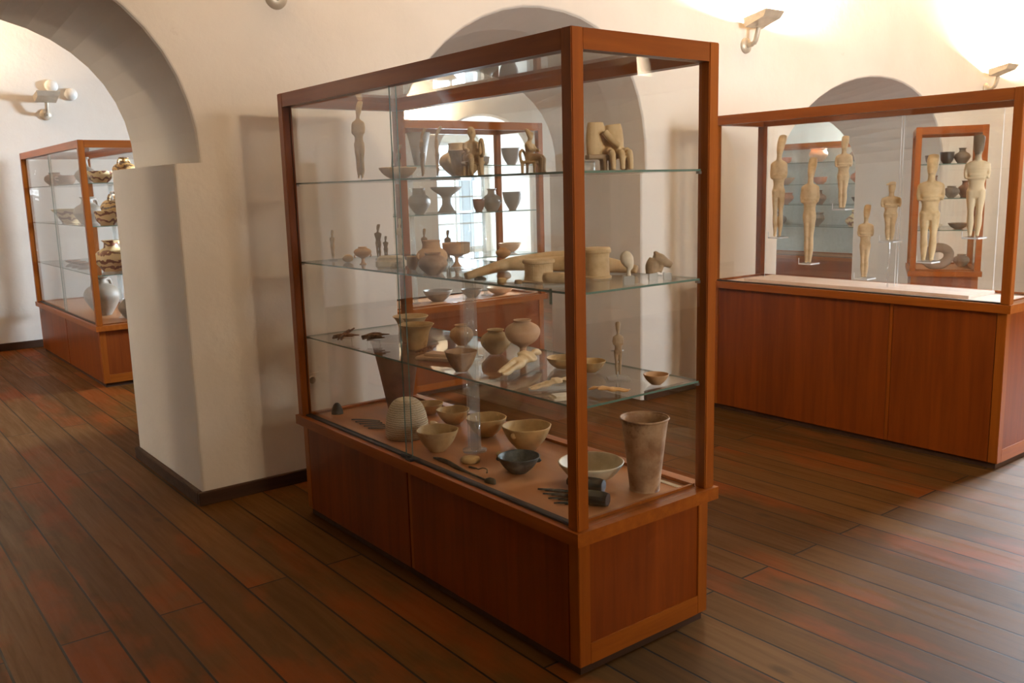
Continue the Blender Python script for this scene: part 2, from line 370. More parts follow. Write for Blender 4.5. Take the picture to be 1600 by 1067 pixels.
def pot(name, shape, loc, r, h, mat, label, cat, group=None, rim=0, wob=.012, rz=0, handles=0, spout=False, lug=False, t=None):
    sd = int(loc[0]*1000+loc[1]*77)
    o = obj(name, pot_bm(shape, r, h, t, wob, rim, sd), mat, None, loc, (0, 0, rz), True)
    tag(o, label, cat, group)
    if handles:
        hh = {'amphora': (.62*h, .90*h, .32*r), 'jug': (.5*h, .9*h, .5*r), 'bottle': (.5*h, .85*h, .3*r)}.get(shape, (.55*h, .85*h, 1.0*r))
        for s in ((1, -1) if handles == 2 else (1,)):
            obj('handle', handle_bm(hh[2] if shape in ('amphora', 'jug', 'bottle') else r*.9, h, hh[0], hh[1], r*.42, max(.004, r*.09), s), mat, o, smooth=True)
    if lug:
        la, lb_ = (.90, .78) if shape in ('bowl', 'flatbowl', 'deep') else (.96, .50)
        for s in (1, -1):
            bm = bmesh.new(); tube(bm, [(s*r*(la-.03), 0, h*(lb_-.08)), (s*r*(la+.11), 0, h*lb_), (s*r*(la-.0), 0, h*(lb_+.09))], [r*.07, r*.09, r*.06], 8, 3)
            obj('lug', bm, mat, o, smooth=True)
    if spout:
        bm = bmesh.new(); tube(bm, [(-r*.80, 0, h*.82), (-r*1.05, 0, h*.97), (-r*1.22, 0, h*1.05)], [(r*.22, r*.10), (r*.16, r*.06), (r*.10, r*.03)], 10, 3)
        obj('spout', bm, mat, o, smooth=True)
    return o

def remesh(o, v):
    md = o.modifiers.new('fuse', 'REMESH'); md.mode = 'VOXEL'; md.voxel_size = v; md.use_smooth_shade = True
    s = o.modifiers.new('soften', 'SMOOTH'); s.iterations = 2; s.factor = .5

def figure_bm(h, wr=.20, split=True, arms=True, lean=.03, hat=0, neck=1.0, legs=1.0):
    """folded-arm standing idol, feet at z=0, front towards -Y; wr = shoulder width / height"""
    bm = bmesh.new(); k = wr/.235; s = h
    def P(x, y, z): return (x*s*k, y*s*(.55+.45*k), z*s)
    g = .040 if split else .028
    zs = .745 - .02*(neck-1)
    for sx in (-1, 1):
        tube(bm, [P(sx*g*.85, -.022, .005), P(sx*g*.85, -.004, .035), P(sx*g*.95, .004, .14), P(sx*g, -.006, .25), P(sx*g*1.05, .004, .36), P(sx*g*1.05, 0, .46)],
             [(.021*s*k, .015*s), (.022*s*k, .016*s), (.034*s*k, .028*s), (.031*s*k, .026*s), (.044*s*k, .036*s), (.050*s*k, .040*s)], 12, 3)
    tube(bm, [P(0, 0, .39), P(0, 0, .45), P(0, 0, .52), P(0, 0, .60), P(0, 0, .69), P(0, 0, zs-.02), P(0, .0, zs+.008)],
         [(.078*s*k, .034*s), (.086*s*k, .036*s), (.072*s*k, .032*s), (.092*s*k, .038*s), (.113*s*k, .038*s), (.112*s*k, .032*s), (.06*s*k, .024*s)], 18, 3)
    if arms:
        for sx in (-1, 1):
            tube(bm, [P(sx*.100, 0, zs-.035), P(sx*.108, -.006, .63), P(sx*.098, -.018, .575)], [.017*s*k, .017*s*k, .014*s*k], 10, 3)
        tube(bm, [P(-.095, -.024, .578), P(0, -.040, .583), P(.07, -.034, .585)], [.010*s]*3, 10, 3)
        tube(bm, [P(.095, -.024, .605), P(0, -.040, .610), P(-.07, -.034, .612)], [.010*s]*3, 10, 3)
    zh = .80 + .025*(neck-1)
    tube(bm, [P(0, 0, zs-.02), P(0, 0, .78), P(0, lean*.3, zh+.035)], [(.040*s*k, .028*s), (.033*s*max(k, .8), .026*s), (.033*s*max(k, .8), .027*s)], 12, 3)
    kk = max(min(k, 1.15), .78)
    tube(bm, [P(0, -.004, zh+.015), P(0, lean*.3, zh+.05), P(0, lean*.75, zh+.11), P(0, lean*1.3, .965), P(0, lean*1.7, .998)],
         [(.030*s*kk, .024*s), (.044*s*kk, .034*s), (.052*s*kk, .036*s), (.055*s*kk, .030*s), (.048*s*kk, .022*s)], 14, 3)
    tube(bm, [P(0, lean*.3-.026, zh+.052), P(0, lean*.7-.040, zh+.075), P(0, lean*.9-.024, zh+.115)], [.008*s, .009*s, .006*s], 8, 2)
    if hat:
        tube(bm, [P(-.07*hat, .0, .955), P(0, .01, .975), P(.03, .02, .98)], [.012*s, .024*s, .022*s], 10, 3)
    return bm
def figure(name, loc, h, wr, mat, label, rz=0, group=None, parts=True, rot=None, vox=64, **kw):
    bm = figure_bm(h, wr, **kw)
    o = obj(name, bm, mat, None, loc, rot or (0, 0, rz), True); remesh(o, h/vox)
    tag(o, label, 'figurine', group); return o
def lying(name, p0, p1, h, wr, mat, label, roll=0, **kw):
    """figure lying on its back, feet at p0, head towards p1"""
    o = figure(name, p0, h, wr, mat, label, **kw)
    d = (Vector(p1)-Vector(p0)).normalized(); x = d.cross(Vector((0, 0, 1))).normalized()
    frontv = x.cross(d) * -1     # local -Y is the front and must point up
    upv = Vector((0, 0, 1)); y = d.cross(x).normalized()      # local y
    if y.z > 0: x = -x; y = -y
    Rm = Matrix((x, y, d)).transposed()
    if Rm.determinant() < 0: x = -x; Rm = Matrix((x, y, d)).transposed()
    o.rotation_euler = (Rm @ Matrix.Rotation(roll, 3, 'Z')).to_euler(); return o

# ------------------------------------------------------------------ the building
WY0, WY1 = 4.535, 5.67
XL, XR, YF, YB, ZC = -4.0, 12.0, -3.5, 10.8, 3.9
def arch_pts(c, hl, hr, zs, rise, nl, nr, d=0.0, n=22):
    pts = []
    hr_, hl_, rs = hr+d, hl+d, rise+d
    for i in range(n+1):                       # from the right springing over to the left one
        a = PI*i/n
        nn = nr if a <= PI/2 else nl; hw = hr_ if a <= PI/2 else hl_
        ca, sa = math.cos(a), math.sin(a)
        x = math.copysign(abs(ca)**(2/nn), ca)*hw; z = abs(sa)**(2/nn)*rs
        pts.append((c+x, zs+z))
    return pts
def outline(t, d, step):
    """arcade outline at depth fraction t, openings widened by d"""
    lerp = lambda a, b: a+(b-a)*t
    pts = [(XL, ZC), (XR, ZC), (XR, 0)]
    e = step
    # arch 3 (right)
    a3 = arch_pts(7.85, lerp(1.50, 1.40), lerp(1.22, 1.50), 1.62, lerp(.87, .70), 1.9, 2.2, d)
    pts += [(a3[0][0], 0)] + a3 + [(a3[-1][0], 0)]
    # arch 2 (middle), slightly wider near the front face
    a2 = arch_pts(3.82, 1.14, lerp(.93, 1.08)+e, 1.68, lerp(1.0, .79)+e, 1.9, 2.45, d)
    pts += [(4.70+d+e+.13*t, 0), (4.70+d+e+.13*t, 1.66)] + a2 + [(a2[-1][0], 0)]
    # arch 1 (left), its pier steps in below the springing
    a1 = arch_pts(.64, .95, .94, 1.755, lerp(.93, .83), 2.15, lerp(2.15, 2.3), d)
    pts += [(1.45+d, 0), (1.45+d, 1.75)] + a1 + [(-.25-d, 1.75), (-.25-d, 0)]
    pts += [(XL, 0)]
    return pts
bm = bmesh.new()
r_ = .014
levels = [(WY0, r_, .03), (WY0+.0025, r_*.5, .03), (WY0+.014, 0, .029), (4.86, 0, 0), (WY1-.01, 0, 0), (WY1, .01, 0)]
loops = []
for y, d, s in levels:
    loops.append([bm.verts.new((x, y, z)) for x, z in outline((y-WY0)/(WY1-WY0), d, s)])
bm.faces.new(loops[0]); bm.faces.new(loops[-1][::-1])
for a, b in zip(loops, loops[1:]):
    n = len(a)
    for i in range(n):
        j = (i+1) % n
        try: bm.faces.new((a[i], b[i], b[j], a[j]))
        except ValueError: pass
wa = obj('wall_arcade', bm, M['plaster']); tag(wa, kind='structure')
tag(obj('floor', bx(XL-.4, YF-.4, -.1, XR+.4, YB+1.4, 0), M['floor']), kind='structure')
tag(obj('ceiling', bx(XL-.4, YF-.4, ZC, XR+.4, YB+1.4, ZC+.15), M['ceiling']), kind='structure')

def wall_open(name, axis, a0, a1, pos0, pos1, openings):
    """straight wall along an axis with rectangular window openings (u0,u1,z0,z1)"""
    bm = bmesh.new(); us = sorted({a0, a1, *[o for q in openings for o in q[:2]]})
    def bb(u0, u1, z0, z1):
        if axis == 'Y': box(bm, pos0, u0, z0, pos1, u1, z1)
        else: box(bm, u0, pos0, z0, u1, pos1, z1)
    for u0, u1 in zip(us, us[1:]):
        op = [q for q in openings if q[0] <= u0 and q[1] >= u1]
        if op: bb(u0, u1, 0, op[0][2]); bb(u0, u1, op[0][3], ZC)
        else: bb(u0, u1, 0, ZC)
    return tag(obj(name, bm, M['plaster']), kind='structure')
wall_open('wall_right', 'Y', YF-.4, YB+1.4, XR, XR+.4, [(1.15, 2.85, 1.5, 3.4), (5.85, 6.95, 1.6, 3.2)])
wall_open('wall_left', 'Y', YF-.4, YB+1.4, XL-.4, XL, [])
wall_open('wall_front', 'X', XL, XR, YF-.4, YF, [(2.9, 4.7, 1.3, 3.1)])
wn = [0]
def window(axis, u0, u1, z0, z1, pos, nx=3, nz=3):
    wn[0] += 1
    root = empty(f'window_{wn[0]}', (0, 0, 0)); tag(root, kind='structure')
    bm = bmesh.new(); t = .05; d = .03
    def bb(ua, ub, za, zb, dd=d):
        if axis == 'Y': box(bm, pos-dd, ua, za, pos+dd, ub, zb)
        else: box(bm, ua, pos-dd, za, ub, pos+dd, zb)
    bb(u0, u0+t, z0, z1); bb(u1-t, u1, z0, z1); bb(u0+t, u1-t, z0, z0+t); bb(u0+t, u1-t, z1-t, z1)
    for i in range(1, nx):
        u = u0+(u1-u0)*i/nx; bb(u-.018, u+.018, z0+t, z1-t, .02)
    for i in range(1, nz):
        z = z0+(z1-z0)*i/nz; bb(u0+t, u1-t, z-.014, z+.014, .015)
    obj('frame', bm, M['winwhite'], root)
    g = bx(pos-.003, u0+t, z0+t, pos+.003, u1-t, z1-t) if axis == 'Y' else bx(u0+t, pos-.003, z0+t, u1-t, pos+.003, z1-t)
    obj('glass_pane', g, M['glass'], root)
window('Y', 1.15, 2.85, 1.5, 3.4, XR+.2); window('Y', 5.85, 6.95, 1.6, 3.2, XR+.2)
window('X', 2.9, 4.7, 1.3, 3.1, YF-.2)
# far wall with a deep arched window niche
bm = bmesh.new()
def far_outline(d):
    a = arch_pts(7.98, .85, .85, 1.9, .72, 2.1, 2.1, d)
    return [(XL, ZC), (XR, ZC), (XR, 0), (a[0][0], 0), (a[0][0], .45)] + a + [(a[-1][0], .45), (a[-1][0], 0), (XL, 0)]
lo = [[bm.verts.new((x, y, z)) for x, z in far_outline(d)] for y, d in ((YB, .03), (YB+.03, 0), (YB+1.1, 0))]
bm.faces.new(lo[0]); bm.faces.new(lo[-1][::-1])
for a, b in zip(lo, lo[1:]):
    n = len(a)
    for i in range(n):
        j = (i+1) % n; bm.faces.new((a[i], b[i], b[j], a[j]))
tag(obj('wall_back', bm, M['plaster']), kind='structure')
bm = bmesh.new(); box(bm, 7.13, YB+.05, 0, 8.83, YB+1.1, .45)
tag(obj('trim_1', bm, M['plaster']), kind='structure')
bm = bmesh.new(); box(bm, 6.9, YB+1.1, 0, 7.08, YB+1.3, 3); box(bm, 8.75, YB+1.1, 0, 9.0, YB+1.3, 3); box(bm, 7.08, YB+1.1, 0, 8.75, YB+1.3, .6); box(bm, 7.08, YB+1.1, 2.3, 8.75, YB+1.3, 3)
tag(obj('trim_2', bm, M['plaster']), kind='structure')
window('X', 7.08, 8.75, .6, 2.3, YB+1.15, 3, 4)

# skirting boards
def skirt(name, x0, y0, x1, y1, h=.075):
    bm = bmesh.new(); box(bm, x0, y0, 0, x1, y1, h, bev=.004); tag(obj(name, bm, M['skirting']), kind='structure')
skirt('baseboard_pier_front', 1.42, WY0-.028, 2.66, WY0, .07)
skirt('baseboard_pier_side', 1.42, WY0, 1.45, WY1, .07)
skirt('baseboard_middle', 4.75, WY0-.028, 6.33, WY0, .07)
skirt('baseboard_right', 9.1, WY0-.028, XR, WY0, .07)
skirt('baseboard_back', XL, YB-.028, 7.1, YB, .08)
skirt('baseboard_back_right', 8.85, YB-.028, XR, YB, .08)

# ------------------------------------------------------------------ display cases
def case(name, label, loc, rz, W, LL, H, h1, shelves, seams=True, columns=(), deck=None, back=False, post=.048, top=.062, panes=True, split=None, group=None, clips=False):
    c = empty(name, loc, rz); tag(c, label, 'display case', group)
    ins = .014
    # base cabinet
    obj('plinth', bx(.028, .028, 0, W-.028, LL-.028, .04), M['skirting'], c)
    obj('cabinet', bx(ins+.006, ins+.006, .036, W-ins-.006, LL-ins-.006, h1-.03), M['panel'], c)
    s = .05
    for x in (ins, W-ins-s):
        for y in (ins, LL-ins-s):
            bm = bmesh.new(); box(bm, x, y, .034, x+s, y+s, h1-.028, bev=.002); obj('corner_stile', bm, M['wood'], c)
    for y in (ins, LL-ins-.02):
        obj('bottom_rail', bx(ins+s, y, .034, W-ins-s, y+.02, .105), M['woodx'], c)
    obj('bottom_rail', bx(W-ins-.02, ins+s, .034, W-ins, LL-ins-s, .085), M['woodh'], c)
    sp = split or LL/2
    d1 = bx(ins, ins+s+.003, .036, ins+.02, sp-.014, h1-.03); d2 = bx(ins, sp+.014, .036, ins+.02, LL-ins-s-.003, h1-.03)
    obj('door', d1, M['panel'], c); obj('door', d2, M['panel'], c)
    obj('door_strip', bx(ins+.003, sp-.010, .036, ins+.02, sp+.010, h1-.03), M['wood'], c)
    # ledge round the top of the cabinet
    g = .012; bm = bmesh.new()
    box(bm, -g, -g, h1-.045, W+g, .045, h1); box(bm, -g, LL-.045, h1-.045, W+g, LL+g, h1)
    box(bm, -g, .045, h1-.045, .045, LL-.045, h1); box(bm, W-.045, .045, h1-.045, W+g, LL-.045, h1)
    obj('ledge', bm, M['woodh'], c)
    dk = obj('display_floor', bx(.045, .045, h1-.03, W-.045, LL-.045, h1-.004), deck or M['deck'], c)
    bm = bmesh.new(); q = .012
    box(bm, W-post-.012, post, h1, W-post, LL-post, h1+.012); box(bm, post, LL-post-.012, h1, W-post, LL-post, h1+.012)
    box(bm, post, post, h1, W-post, post+.010, h1+.010)
    obj('glazing_bead', bm, M['wood'], c)
    obj('sliding_track', bx(.016, post, h1, .044, LL-post, h1+.007), M['groove'], c)
    # posts and top frame
    for x in (0, W-post):
        for y in (0, LL-post):
            bm = bmesh.new(); box(bm, x, y, h1, x+post, y+post, H, bev=.003); obj('corner_post', bm, M['wood'], c)
    for y in (0, LL-post): obj('top_rail', bx(post, y+.001, H-top, W-post, y+post-.001, H-.001), M['woodx'], c)
    for x in (0, W-post): obj('top_rail', bx(x+.001, post, H-top, x+post-.001, LL-post, H-.001), M['woodh'], c)
    obj('top_glass', bx(post, post, H-.025, W-post, LL-post, H-.019), M['glass'], c)
    # panes
    zt = H-top
    if panes:
        obj('glass_pane', bx(post, .018, h1+.001, W-post, .023, zt), M['glass'], c)
        obj('glass_pane', bx(post, LL-.023, h1+.001, W-post, LL-.018, zt), M['glass'], c)
        if back: obj('reflection_panel', bx(W-.030, post, h1+.012, W-.020, LL-post, zt), M['teal'], c)  # panel added to carry the painted window reflection
        else: obj('glass_pane', bx(W-.023, post, h1+.012, W-.018, LL-post, zt), M['glass'], c)
        if seams:
            obj('sliding_glass', pane(.020, post, h1+.007, .025, sp+.022, zt), [M['glass'], M['edge']], c)
            obj('sliding_glass', pane(.034, sp-.004, h1+.007, .039, LL-post, zt), [M['glass'], M['edge']], c)
        else:
            obj('glass_pane', bx(.020, post, h1+.007, .025, LL-post, zt), M['glass'], c)
    for z in shelves:
        obj('glass_shelf', pane(.046, .034, z-.007, W-.036, LL-.034, z), [M['shelf'], M['edge']], c)
        if clips:
            for y in (.03, LL-.044):
                for x in (.05, W-.06): obj('shelf_clip', bx(x, y, z-.016, x+.012, y+.014, z-.007), M['metal'], c)
    lv = [h1-.004] + [z for z in sorted(shelves)]
    for cx, cy, rr in columns:
        for i in range(len(lv)-1):
            z0, z1 = lv[i], lv[i+1]-.007
            bm = bmesh.new()
            lathe(bm, [(0, z0+.0005), (rr*1.9, z0+.0005), (rr*1.9, z0+.007), (rr, z0+.008), (rr, z1-.008), (rr*1.3, z1-.007), (rr*1.3, z1-.0005), (0, z1-.0005), (0, z1-.007), (rr*.62, z1-.008), (rr*.62, z0+.008), (0, z0+.007)], 28, cx=cx, cy=cy)
            obj('support_column', bm, M['column'], c, smooth=True)
    return c

MX, MY = 1.797, 2.0
main = case('display_case', 'foreground cherry wood display case with three glass shelves of stone vessels and figurines',
            (MX, MY, 0), 0, .66, 2.054, 2.05, .512, [.905, 1.268, 1.64], columns=[(2.086-MX, 2.962-MY, .027)], split=1.05, clips=True)
bm = bmesh.new(); box(bm, MX+.004, 3.03, .512, MX+.018, 3.09, .530, bev=.003); box(bm, MX-.002, 3.00, .510, MX+.016, 3.045, .522, bev=.003)
obj('lock', bm, M['black'], main).location = (-MX, -MY, 0)
RX, RY = 4.93, 2.07
right = case('display_case', 'cherry wood display case on a high cabinet at the right, holding seven tall marble idols',
             (RX, RY, 0), 0, .555, 2.0, 2.03, .912, [], seams=False, deck=M['pale_deck'], split=.66)
left = case('display_case', 'cherry wood display case seen through the left archway, full of painted pots',
            (1.80, 7.98, 0), 0, .66, 2.5, 2.06, .53, [.95, 1.36, 1.715], seams=True, columns=[(.33, .45, .02)])
backc = case('display_case', 'display case of grey vessels standing beyond the middle arch, seen through the foreground case',
             (2.83, 6.42, 0), -PI/2, .62, 2.05, 2.105, .69, [1.04, 1.40, 1.77], seams=False, columns=[(.3, .95, .02), (.3, 1.65, .02)])
tealc = case('display_case', 'long display case of reddish pots, pale blue back painted as window reflection, seen beyond the right-hand arch',
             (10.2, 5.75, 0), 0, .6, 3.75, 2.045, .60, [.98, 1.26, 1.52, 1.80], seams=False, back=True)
ROTC = -math.atan2(.87, .5)
rotc = case('display_case', 'narrow display case set at an angle behind the case of marble idols',
            (7.51, 4.0, 0), ROTC, .553, .80, 2.0, .78, [1.13, 1.40, 1.69], seams=False)

# ------------------------------------------------------------------ contents of the foreground case
T, MI, LO, BO = 1.640, 1.268, .905, .508
FACE = lambda dx, dy: math.atan2(dx, -dy)     # rotation so that local -Y looks along (dx,dy)
F0 = FACE(-.6, -.8)
def stand_block(loc, w_, h_, label, d_=None):
    bm = bmesh.new(); d_ = d_ or w_; box(bm, -w_/2, -d_/2, 0, w_/2, d_/2, h_, bev=.0015)
    o = obj('acrylic_block', bm, M['clearsolid'], None, loc, (0, 0, F0)); tag(o, label, 'display stand'); return o
def peg_stand(loc, h_, label, r=.025, rz=F0):
    """small clear base with an upright rod and a cross hook that hold a figurine"""
    t_ = empty('figurine_stand', loc, rz); tag(t_, label, 'display stand')
    obj('base', bx(-r, -r*.8, 0, r, r*.8, .006), M['acrylic'], t_)
    bm = bmesh.new(); tube(bm, [(0, r*.62, .006), (0, r*.62, h_)], [.0022, .0022], 8, 1); tube(bm, [(-r*.6, r*.62, h_), (r*.6, r*.62, h_)], [.002, .002], 8, 1)
    obj('rod', bm, M['acr_edge'], t_, smooth=True); return t_

# --- top shelf
def seated(name, loc, h, mat, label, rz, harp=False, chair=True, lean=.0):
    root = empty(name, loc, rz); tag(root, label, 'figurine')
    bm = bmesh.new(); s = h
    # thighs, calves, torso, head, arms; facing -Y
    for sx in (-1, 1):
        tube(bm, [(sx*.09*s, .05*s, .36*s), (sx*.10*s, -.12*s, .38*s), (sx*.10*s, -.22*s, .35*s)], [.085*s, .075*s, .06*s], 12, 3)
        tube(bm, [(sx*.10*s, -.22*s, .36*s), (sx*.10*s, -.22*s, .18*s), (sx*.10*s, -.23*s, .03*s), (sx*.10*s, -.30*s, .015*s)], [.062*s, .05*s, .038*s, .03*s], 12, 3)
        tube(bm, [(sx*.15*s, .07*s, .66*s), (sx*.18*s, .0, .55*s), (sx*.12*s, -.12*s, .52*s)], [.05*s, .045*s, .035*s], 10, 3)
    tube(bm, [(0, .06*s, .30*s), (0, .07*s, .42*s), (0, .08*s, .55*s), (0, .09*s, .66*s), (0, .08*s, .72*s)], [(.17*s, .11*s), (.15*s, .09*s), (.16*s, .085*s), (.19*s, .08*s), (.08*s, .05*s)], 16, 3)
    tube(bm, [(0, .08*s, .68*s), (0, .06*s, .80*s)], [.055*s, .05*s], 12, 1)
    tube(bm, [(0, .04*s, .78*s), (0, .06*s, .85*s), (0, .11*s, .94*s), (0, .16*s, 1.0*s)], [(.06*s, .05*s), (.085*s, .065*s), (.08*s, .05*s), (.05*s, .03*s)], 14, 3)
    tube(bm, [(0, -.02*s, .86*s), (0, .0, .90*s), (0, .05*s, .94*s)], [.015*s, .02*s, .012*s], 8, 2)
    f = obj('body', bm, mat, root, smooth=True); remesh(f, s/52)
    if chair:
        bm = bmesh.new()
        box(bm, -.21*s, -.13*s, .24*s, .21*s, .24*s, .30*s)
        for x in (-.19, .13):
            for y in (-.12, .17): tube(bm, [((x+.03)*s, (y+.03)*s, .27*s), ((x+.03)*s, (y+.03)*s, .0)], [.04*s, .035*s], 8, 1)
        tube(bm, [(-.18*s, .22*s, .28*s), (-.16*s, .25*s, .46*s), (0, .26*s, .54*s), (.16*s, .25*s, .46*s), (.18*s, .22*s, .28*s)], [.035*s]*5, 8, 3)
        ch = obj('chair', bm, mat, root, smooth=True); remesh(ch, s/48)
    if harp:
        bm = bmesh.new()
        tube(bm, [(.12*s, -.12*s, .40*s), (.12*s, -.34*s, .42*s), (.12*s, -.36*s, .56*s), (.12*s, -.26*s, .72*s), (.12*s, -.12*s, .66*s), (.12*s, -.12*s, .40*s)], [.035*s]*6, 8, 3)
        obj('harp', bm, mat, root, smooth=True)
    return root
figure('figurine', (2.150, 3.935, T+.012), .37, .19, M['marble2'], 'tallest marble figurine, head tipped back, at the left end of the top shelf', FACE(-.8, -.6), lean=.07, split=True)
peg_stand((2.150, 3.935, T), .14, 'clear stand under the tallest figurine on the top shelf', .03)
figure('figurine', (2.250, 3.74, T+.012), .155, .22, M['marble3'], 'small brown figurine behind the shallow bowl, left on the top shelf', FACE(-.8, -.3), lean=.09)
peg_stand((2.250, 3.74, T), .07, 'clear stand under the small brown figurine on the top shelf', .018)
pot('shallow_bowl', 'flatbowl', (1.985, 3.31, T), .080, .048, M['marble2'], 'wide shallow ochre bowl on the top shelf edge, crossed by the glass seam', 'bowl', rim=.01)
figure('figurine', (2.230, 3.50, T+.012), .215, .20, M['marble3'], 'slim dark figurine just right of the seam on the top shelf', FACE(-.9, .2), lean=.06)
peg_stand((2.230, 3.50, T), .12, 'clear stand under the slim dark figurine on the top shelf', .02)
figure('figurine', (2.165, 3.28, T+.010), .21, .20, M['marble'], 'slim pale figurine beside the wide collared jar on the top shelf', FACE(-.8, .35), lean=.07)
peg_stand((2.165, 3.28, T), .10, 'clear stand under the slim pale figurine on the top shelf', .02)
pot('collared_jar', 'bigjar', (2.13, 3.05, T), .090, .135, M['marble2'], 'wide ochre marble jar with collar neck behind the harp player on the top shelf', 'jar', lug=True, rz=.4)
pot('footed_cup', 'cone', (1.99, 2.86, T), .044, .098, M['marble2'], 'small conical cup in front of the collared jar on the top shelf', 'cup')
seated('harp_player_figurine', (1.965, 2.735, T), .178, M['marble'], 'seated harp player figurine in front of the wide collared jar on the top shelf', FACE(-.35, -.9), harp=True)
seated('seated_figurine', (2.11, 2.565, T), .162, M['marble'], 'seated marble figurine on a chair, middle of the top shelf, free-standing', FACE(.5, -.85))
seated('seated_figurine', (2.24, 2.50, T), .130, M['orange'], 'small orange seated figurine, half hidden by the corner post on the top shelf', FACE(-.9, -.2), chair=False)
root = empty('figure_group', (2.15, 2.195, T), F0+.15); tag(root, 'two seated stone figures side by side on a bench, right end of the top shelf', 'figurine')
bm = bmesh.new()
tube(bm, [(-.055, .012, .052), (-.055, .014, .10), (-.054, .014, .142), (-.054, .014, .162)], [(.030, .020), (.033, .019), (.031, .017), (.027, .013)], 14, 3)
tube(bm, [(.005, .012, .052), (.010, .010, .09), (.008, .012, .132), (.006, .012, .154)], [(.036, .024), (.033, .022), (.031, .018), (.027, .013)], 14, 3)
tube(bm, [(-.03, -.012, .13), (-.012, -.020, .105), (.018, -.026, .080)], [.012, .012, .010], 10, 3)
for x in (-.02, .012, .040): tube(bm, [(x, .0, .062), (x+.008, -.030, .062), (x+.012, -.036, .03), (x+.012, -.038, .004)], [.014, .013, .010, .009], 10, 3)
o = obj('body', bm, M['marble2'], root, smooth=True); remesh(o, .0032)
bm = bmesh.new(); box(bm, -.088, -.022, .040, .060, .030, .056)
for x in (-.03, .0, .045):
    for y in (-.012, .02): tube(bm, [(x, y, .05), (x, y, 0)], [.010, .008], 8, 1)
o = obj('bench', bm, M['marble3'], root, smooth=True); remesh(o, .0032)
stand_block((2.105, 2.26, T), .036, .036, 'clear block under the left end of the two-figure bench', .03)

# --- middle shelf
figure('figurine', (1.986, 3.955, MI+.008), .137, .24, M['marble2'], 'slender upright figurine at the left end of the middle shelf', FACE(-.9, -.3), arms=False, split=True, lean=.02)
peg_stand((1.986, 3.955, MI), .05, 'clear stand under the leftmost figurine of the middle shelf', .018)
bm = bmesh.new(); tube(bm, [(-.024, 0, .017), (-.012, 0, .018), (.008, 0, .019), (.025, 0, .017)], [.006, .016, .018, .007], 14, 3)
o = obj('egg_shaped_stone', bm, M['bowlm'], None, (1.965, 3.764, MI), (0, 0, F0), True); tag(o, 'small egg-shaped stone beside the little pedestal jar on the middle shelf', 'stone')
pot('pedestal_jar', 'pedjar', (1.955, 3.60, MI), .040, .078, M['terra'], 'small reddish pedestal jar at the left of the middle shelf', 'jar', lug=True)
figure('figurine', (2.151, 3.80, MI+.012), .155, .27, M['marble3'], 'brown fragmentary figurine behind the small pedestal jar', FACE(-.8, -.5), arms=False, lean=.05)
peg_stand((2.151, 3.80, MI), .06, 'clear stand under the brown figurine behind the pedestal jar', .016)
figure('figurine', (2.113, 3.665, MI+.012), .105, .30, M['marble3'], 'shortest brown figurine right of the small pedestal jar', FACE(-.8, -.5), arms=False)
peg_stand((2.113, 3.665, MI), .05, 'clear stand under the shortest brown figurine on the middle shelf', .016)
bm = bmesh.new(); box(bm, -.062, -.035, 0, .062, .035, .042, bev=.008); box(bm, -.056, -.030, .040, .056, .030, .054, bev=.006)
o = obj('stone_casket', bm, M['pale'], None, (1.925, 3.30, MI), (0, 0, F0-.1), True); remesh(o, .003); tag(o, 'low pale rectangular stone box by the glass seam on the middle shelf', 'box')
pot('small_beaker', 'cup', (1.950, 3.17, MI), .024, .056, M['marble'], 'small straight beaker right of the pale stone box', 'beaker')
figure('figurine', (2.152, 3.60, MI+.02), .178, .17, M['marble2'], 'pale figurine in a clear cradle behind the glass seam, middle shelf', FACE(-.8, -.5))
stand_block((2.152, 3.60, MI), .06, .02, 'clear block under the figurine behind the glass seam')
pot('collared_jar', 'bigjar', (1.985, 3.075, MI), .064, .122, M['terra'], 'larger orange jar with collar, behind the dark round jar', 'jar', lug=True)
pot('round_jar', 'jar', (1.885, 2.915, MI), .056, .085, M['beaker'], 'round brown jar standing in front of the orange collared jar', 'jar')
pot('footed_bowl', 'kylix', (2.158, 3.150, MI), .060, .100, M['terra'], 'wide bowl on a slender foot, left of the clear column on the middle shelf', 'bowl')
figure('figurine', (2.27, 3.38, MI+.008), .135, .24, M['marble3'], 'dark little figurine behind the wide footed bowl', FACE(-.8, -.5))
peg_stand((2.27, 3.38, MI), .05, 'clear stand under the dark figurine behind the footed bowl', .016)
figure('figurine', (2.12, 3.34, MI+.008), .15, .22, M['marble3'], 'narrow brown figurine behind the orange collared jar', FACE(-.8, -.5), arms=False)
peg_stand((2.12, 3.34, MI), .05, 'clear stand under the narrow brown figurine behind the collared jar', .016)
pot('pedestal_jar', 'pedjar', (2.34, 3.06, MI), .032, .070, M['terra'], 'tiny jar on a foot, right of the clear column, back of the middle shelf', 'jar')
bm = bmesh.new()
tube(bm, [(1.845, 2.64, MI+.015), (1.93, 2.635, MI+.030), (2.03, 2.63, MI+.045), (2.13, 2.60, MI+.050), (2.22, 2.54, MI+.048), (2.30, 2.44, MI+.042)], [.014, .018, .024, .030, .040, .036], 16, 4)
tube(bm, [(2.02, 2.63, MI+.04), (2.10, 2.55, MI+.045), (2.20, 2.47, MI+.045)], [.018, .024, .030], 12, 3)
tube(bm, [(2.28, 2.47, MI+.040), (2.34, 2.38, MI+.030), (2.375, 2.30, MI+.018)], [.040, .026, .016], 12, 3)
o = obj('reclining_statue', bm, M['marble'], None, smooth=True); remesh(o, .0045); tag(o, 'largest reclining marble figure, lying along the right half of the middle shelf', 'figurine')
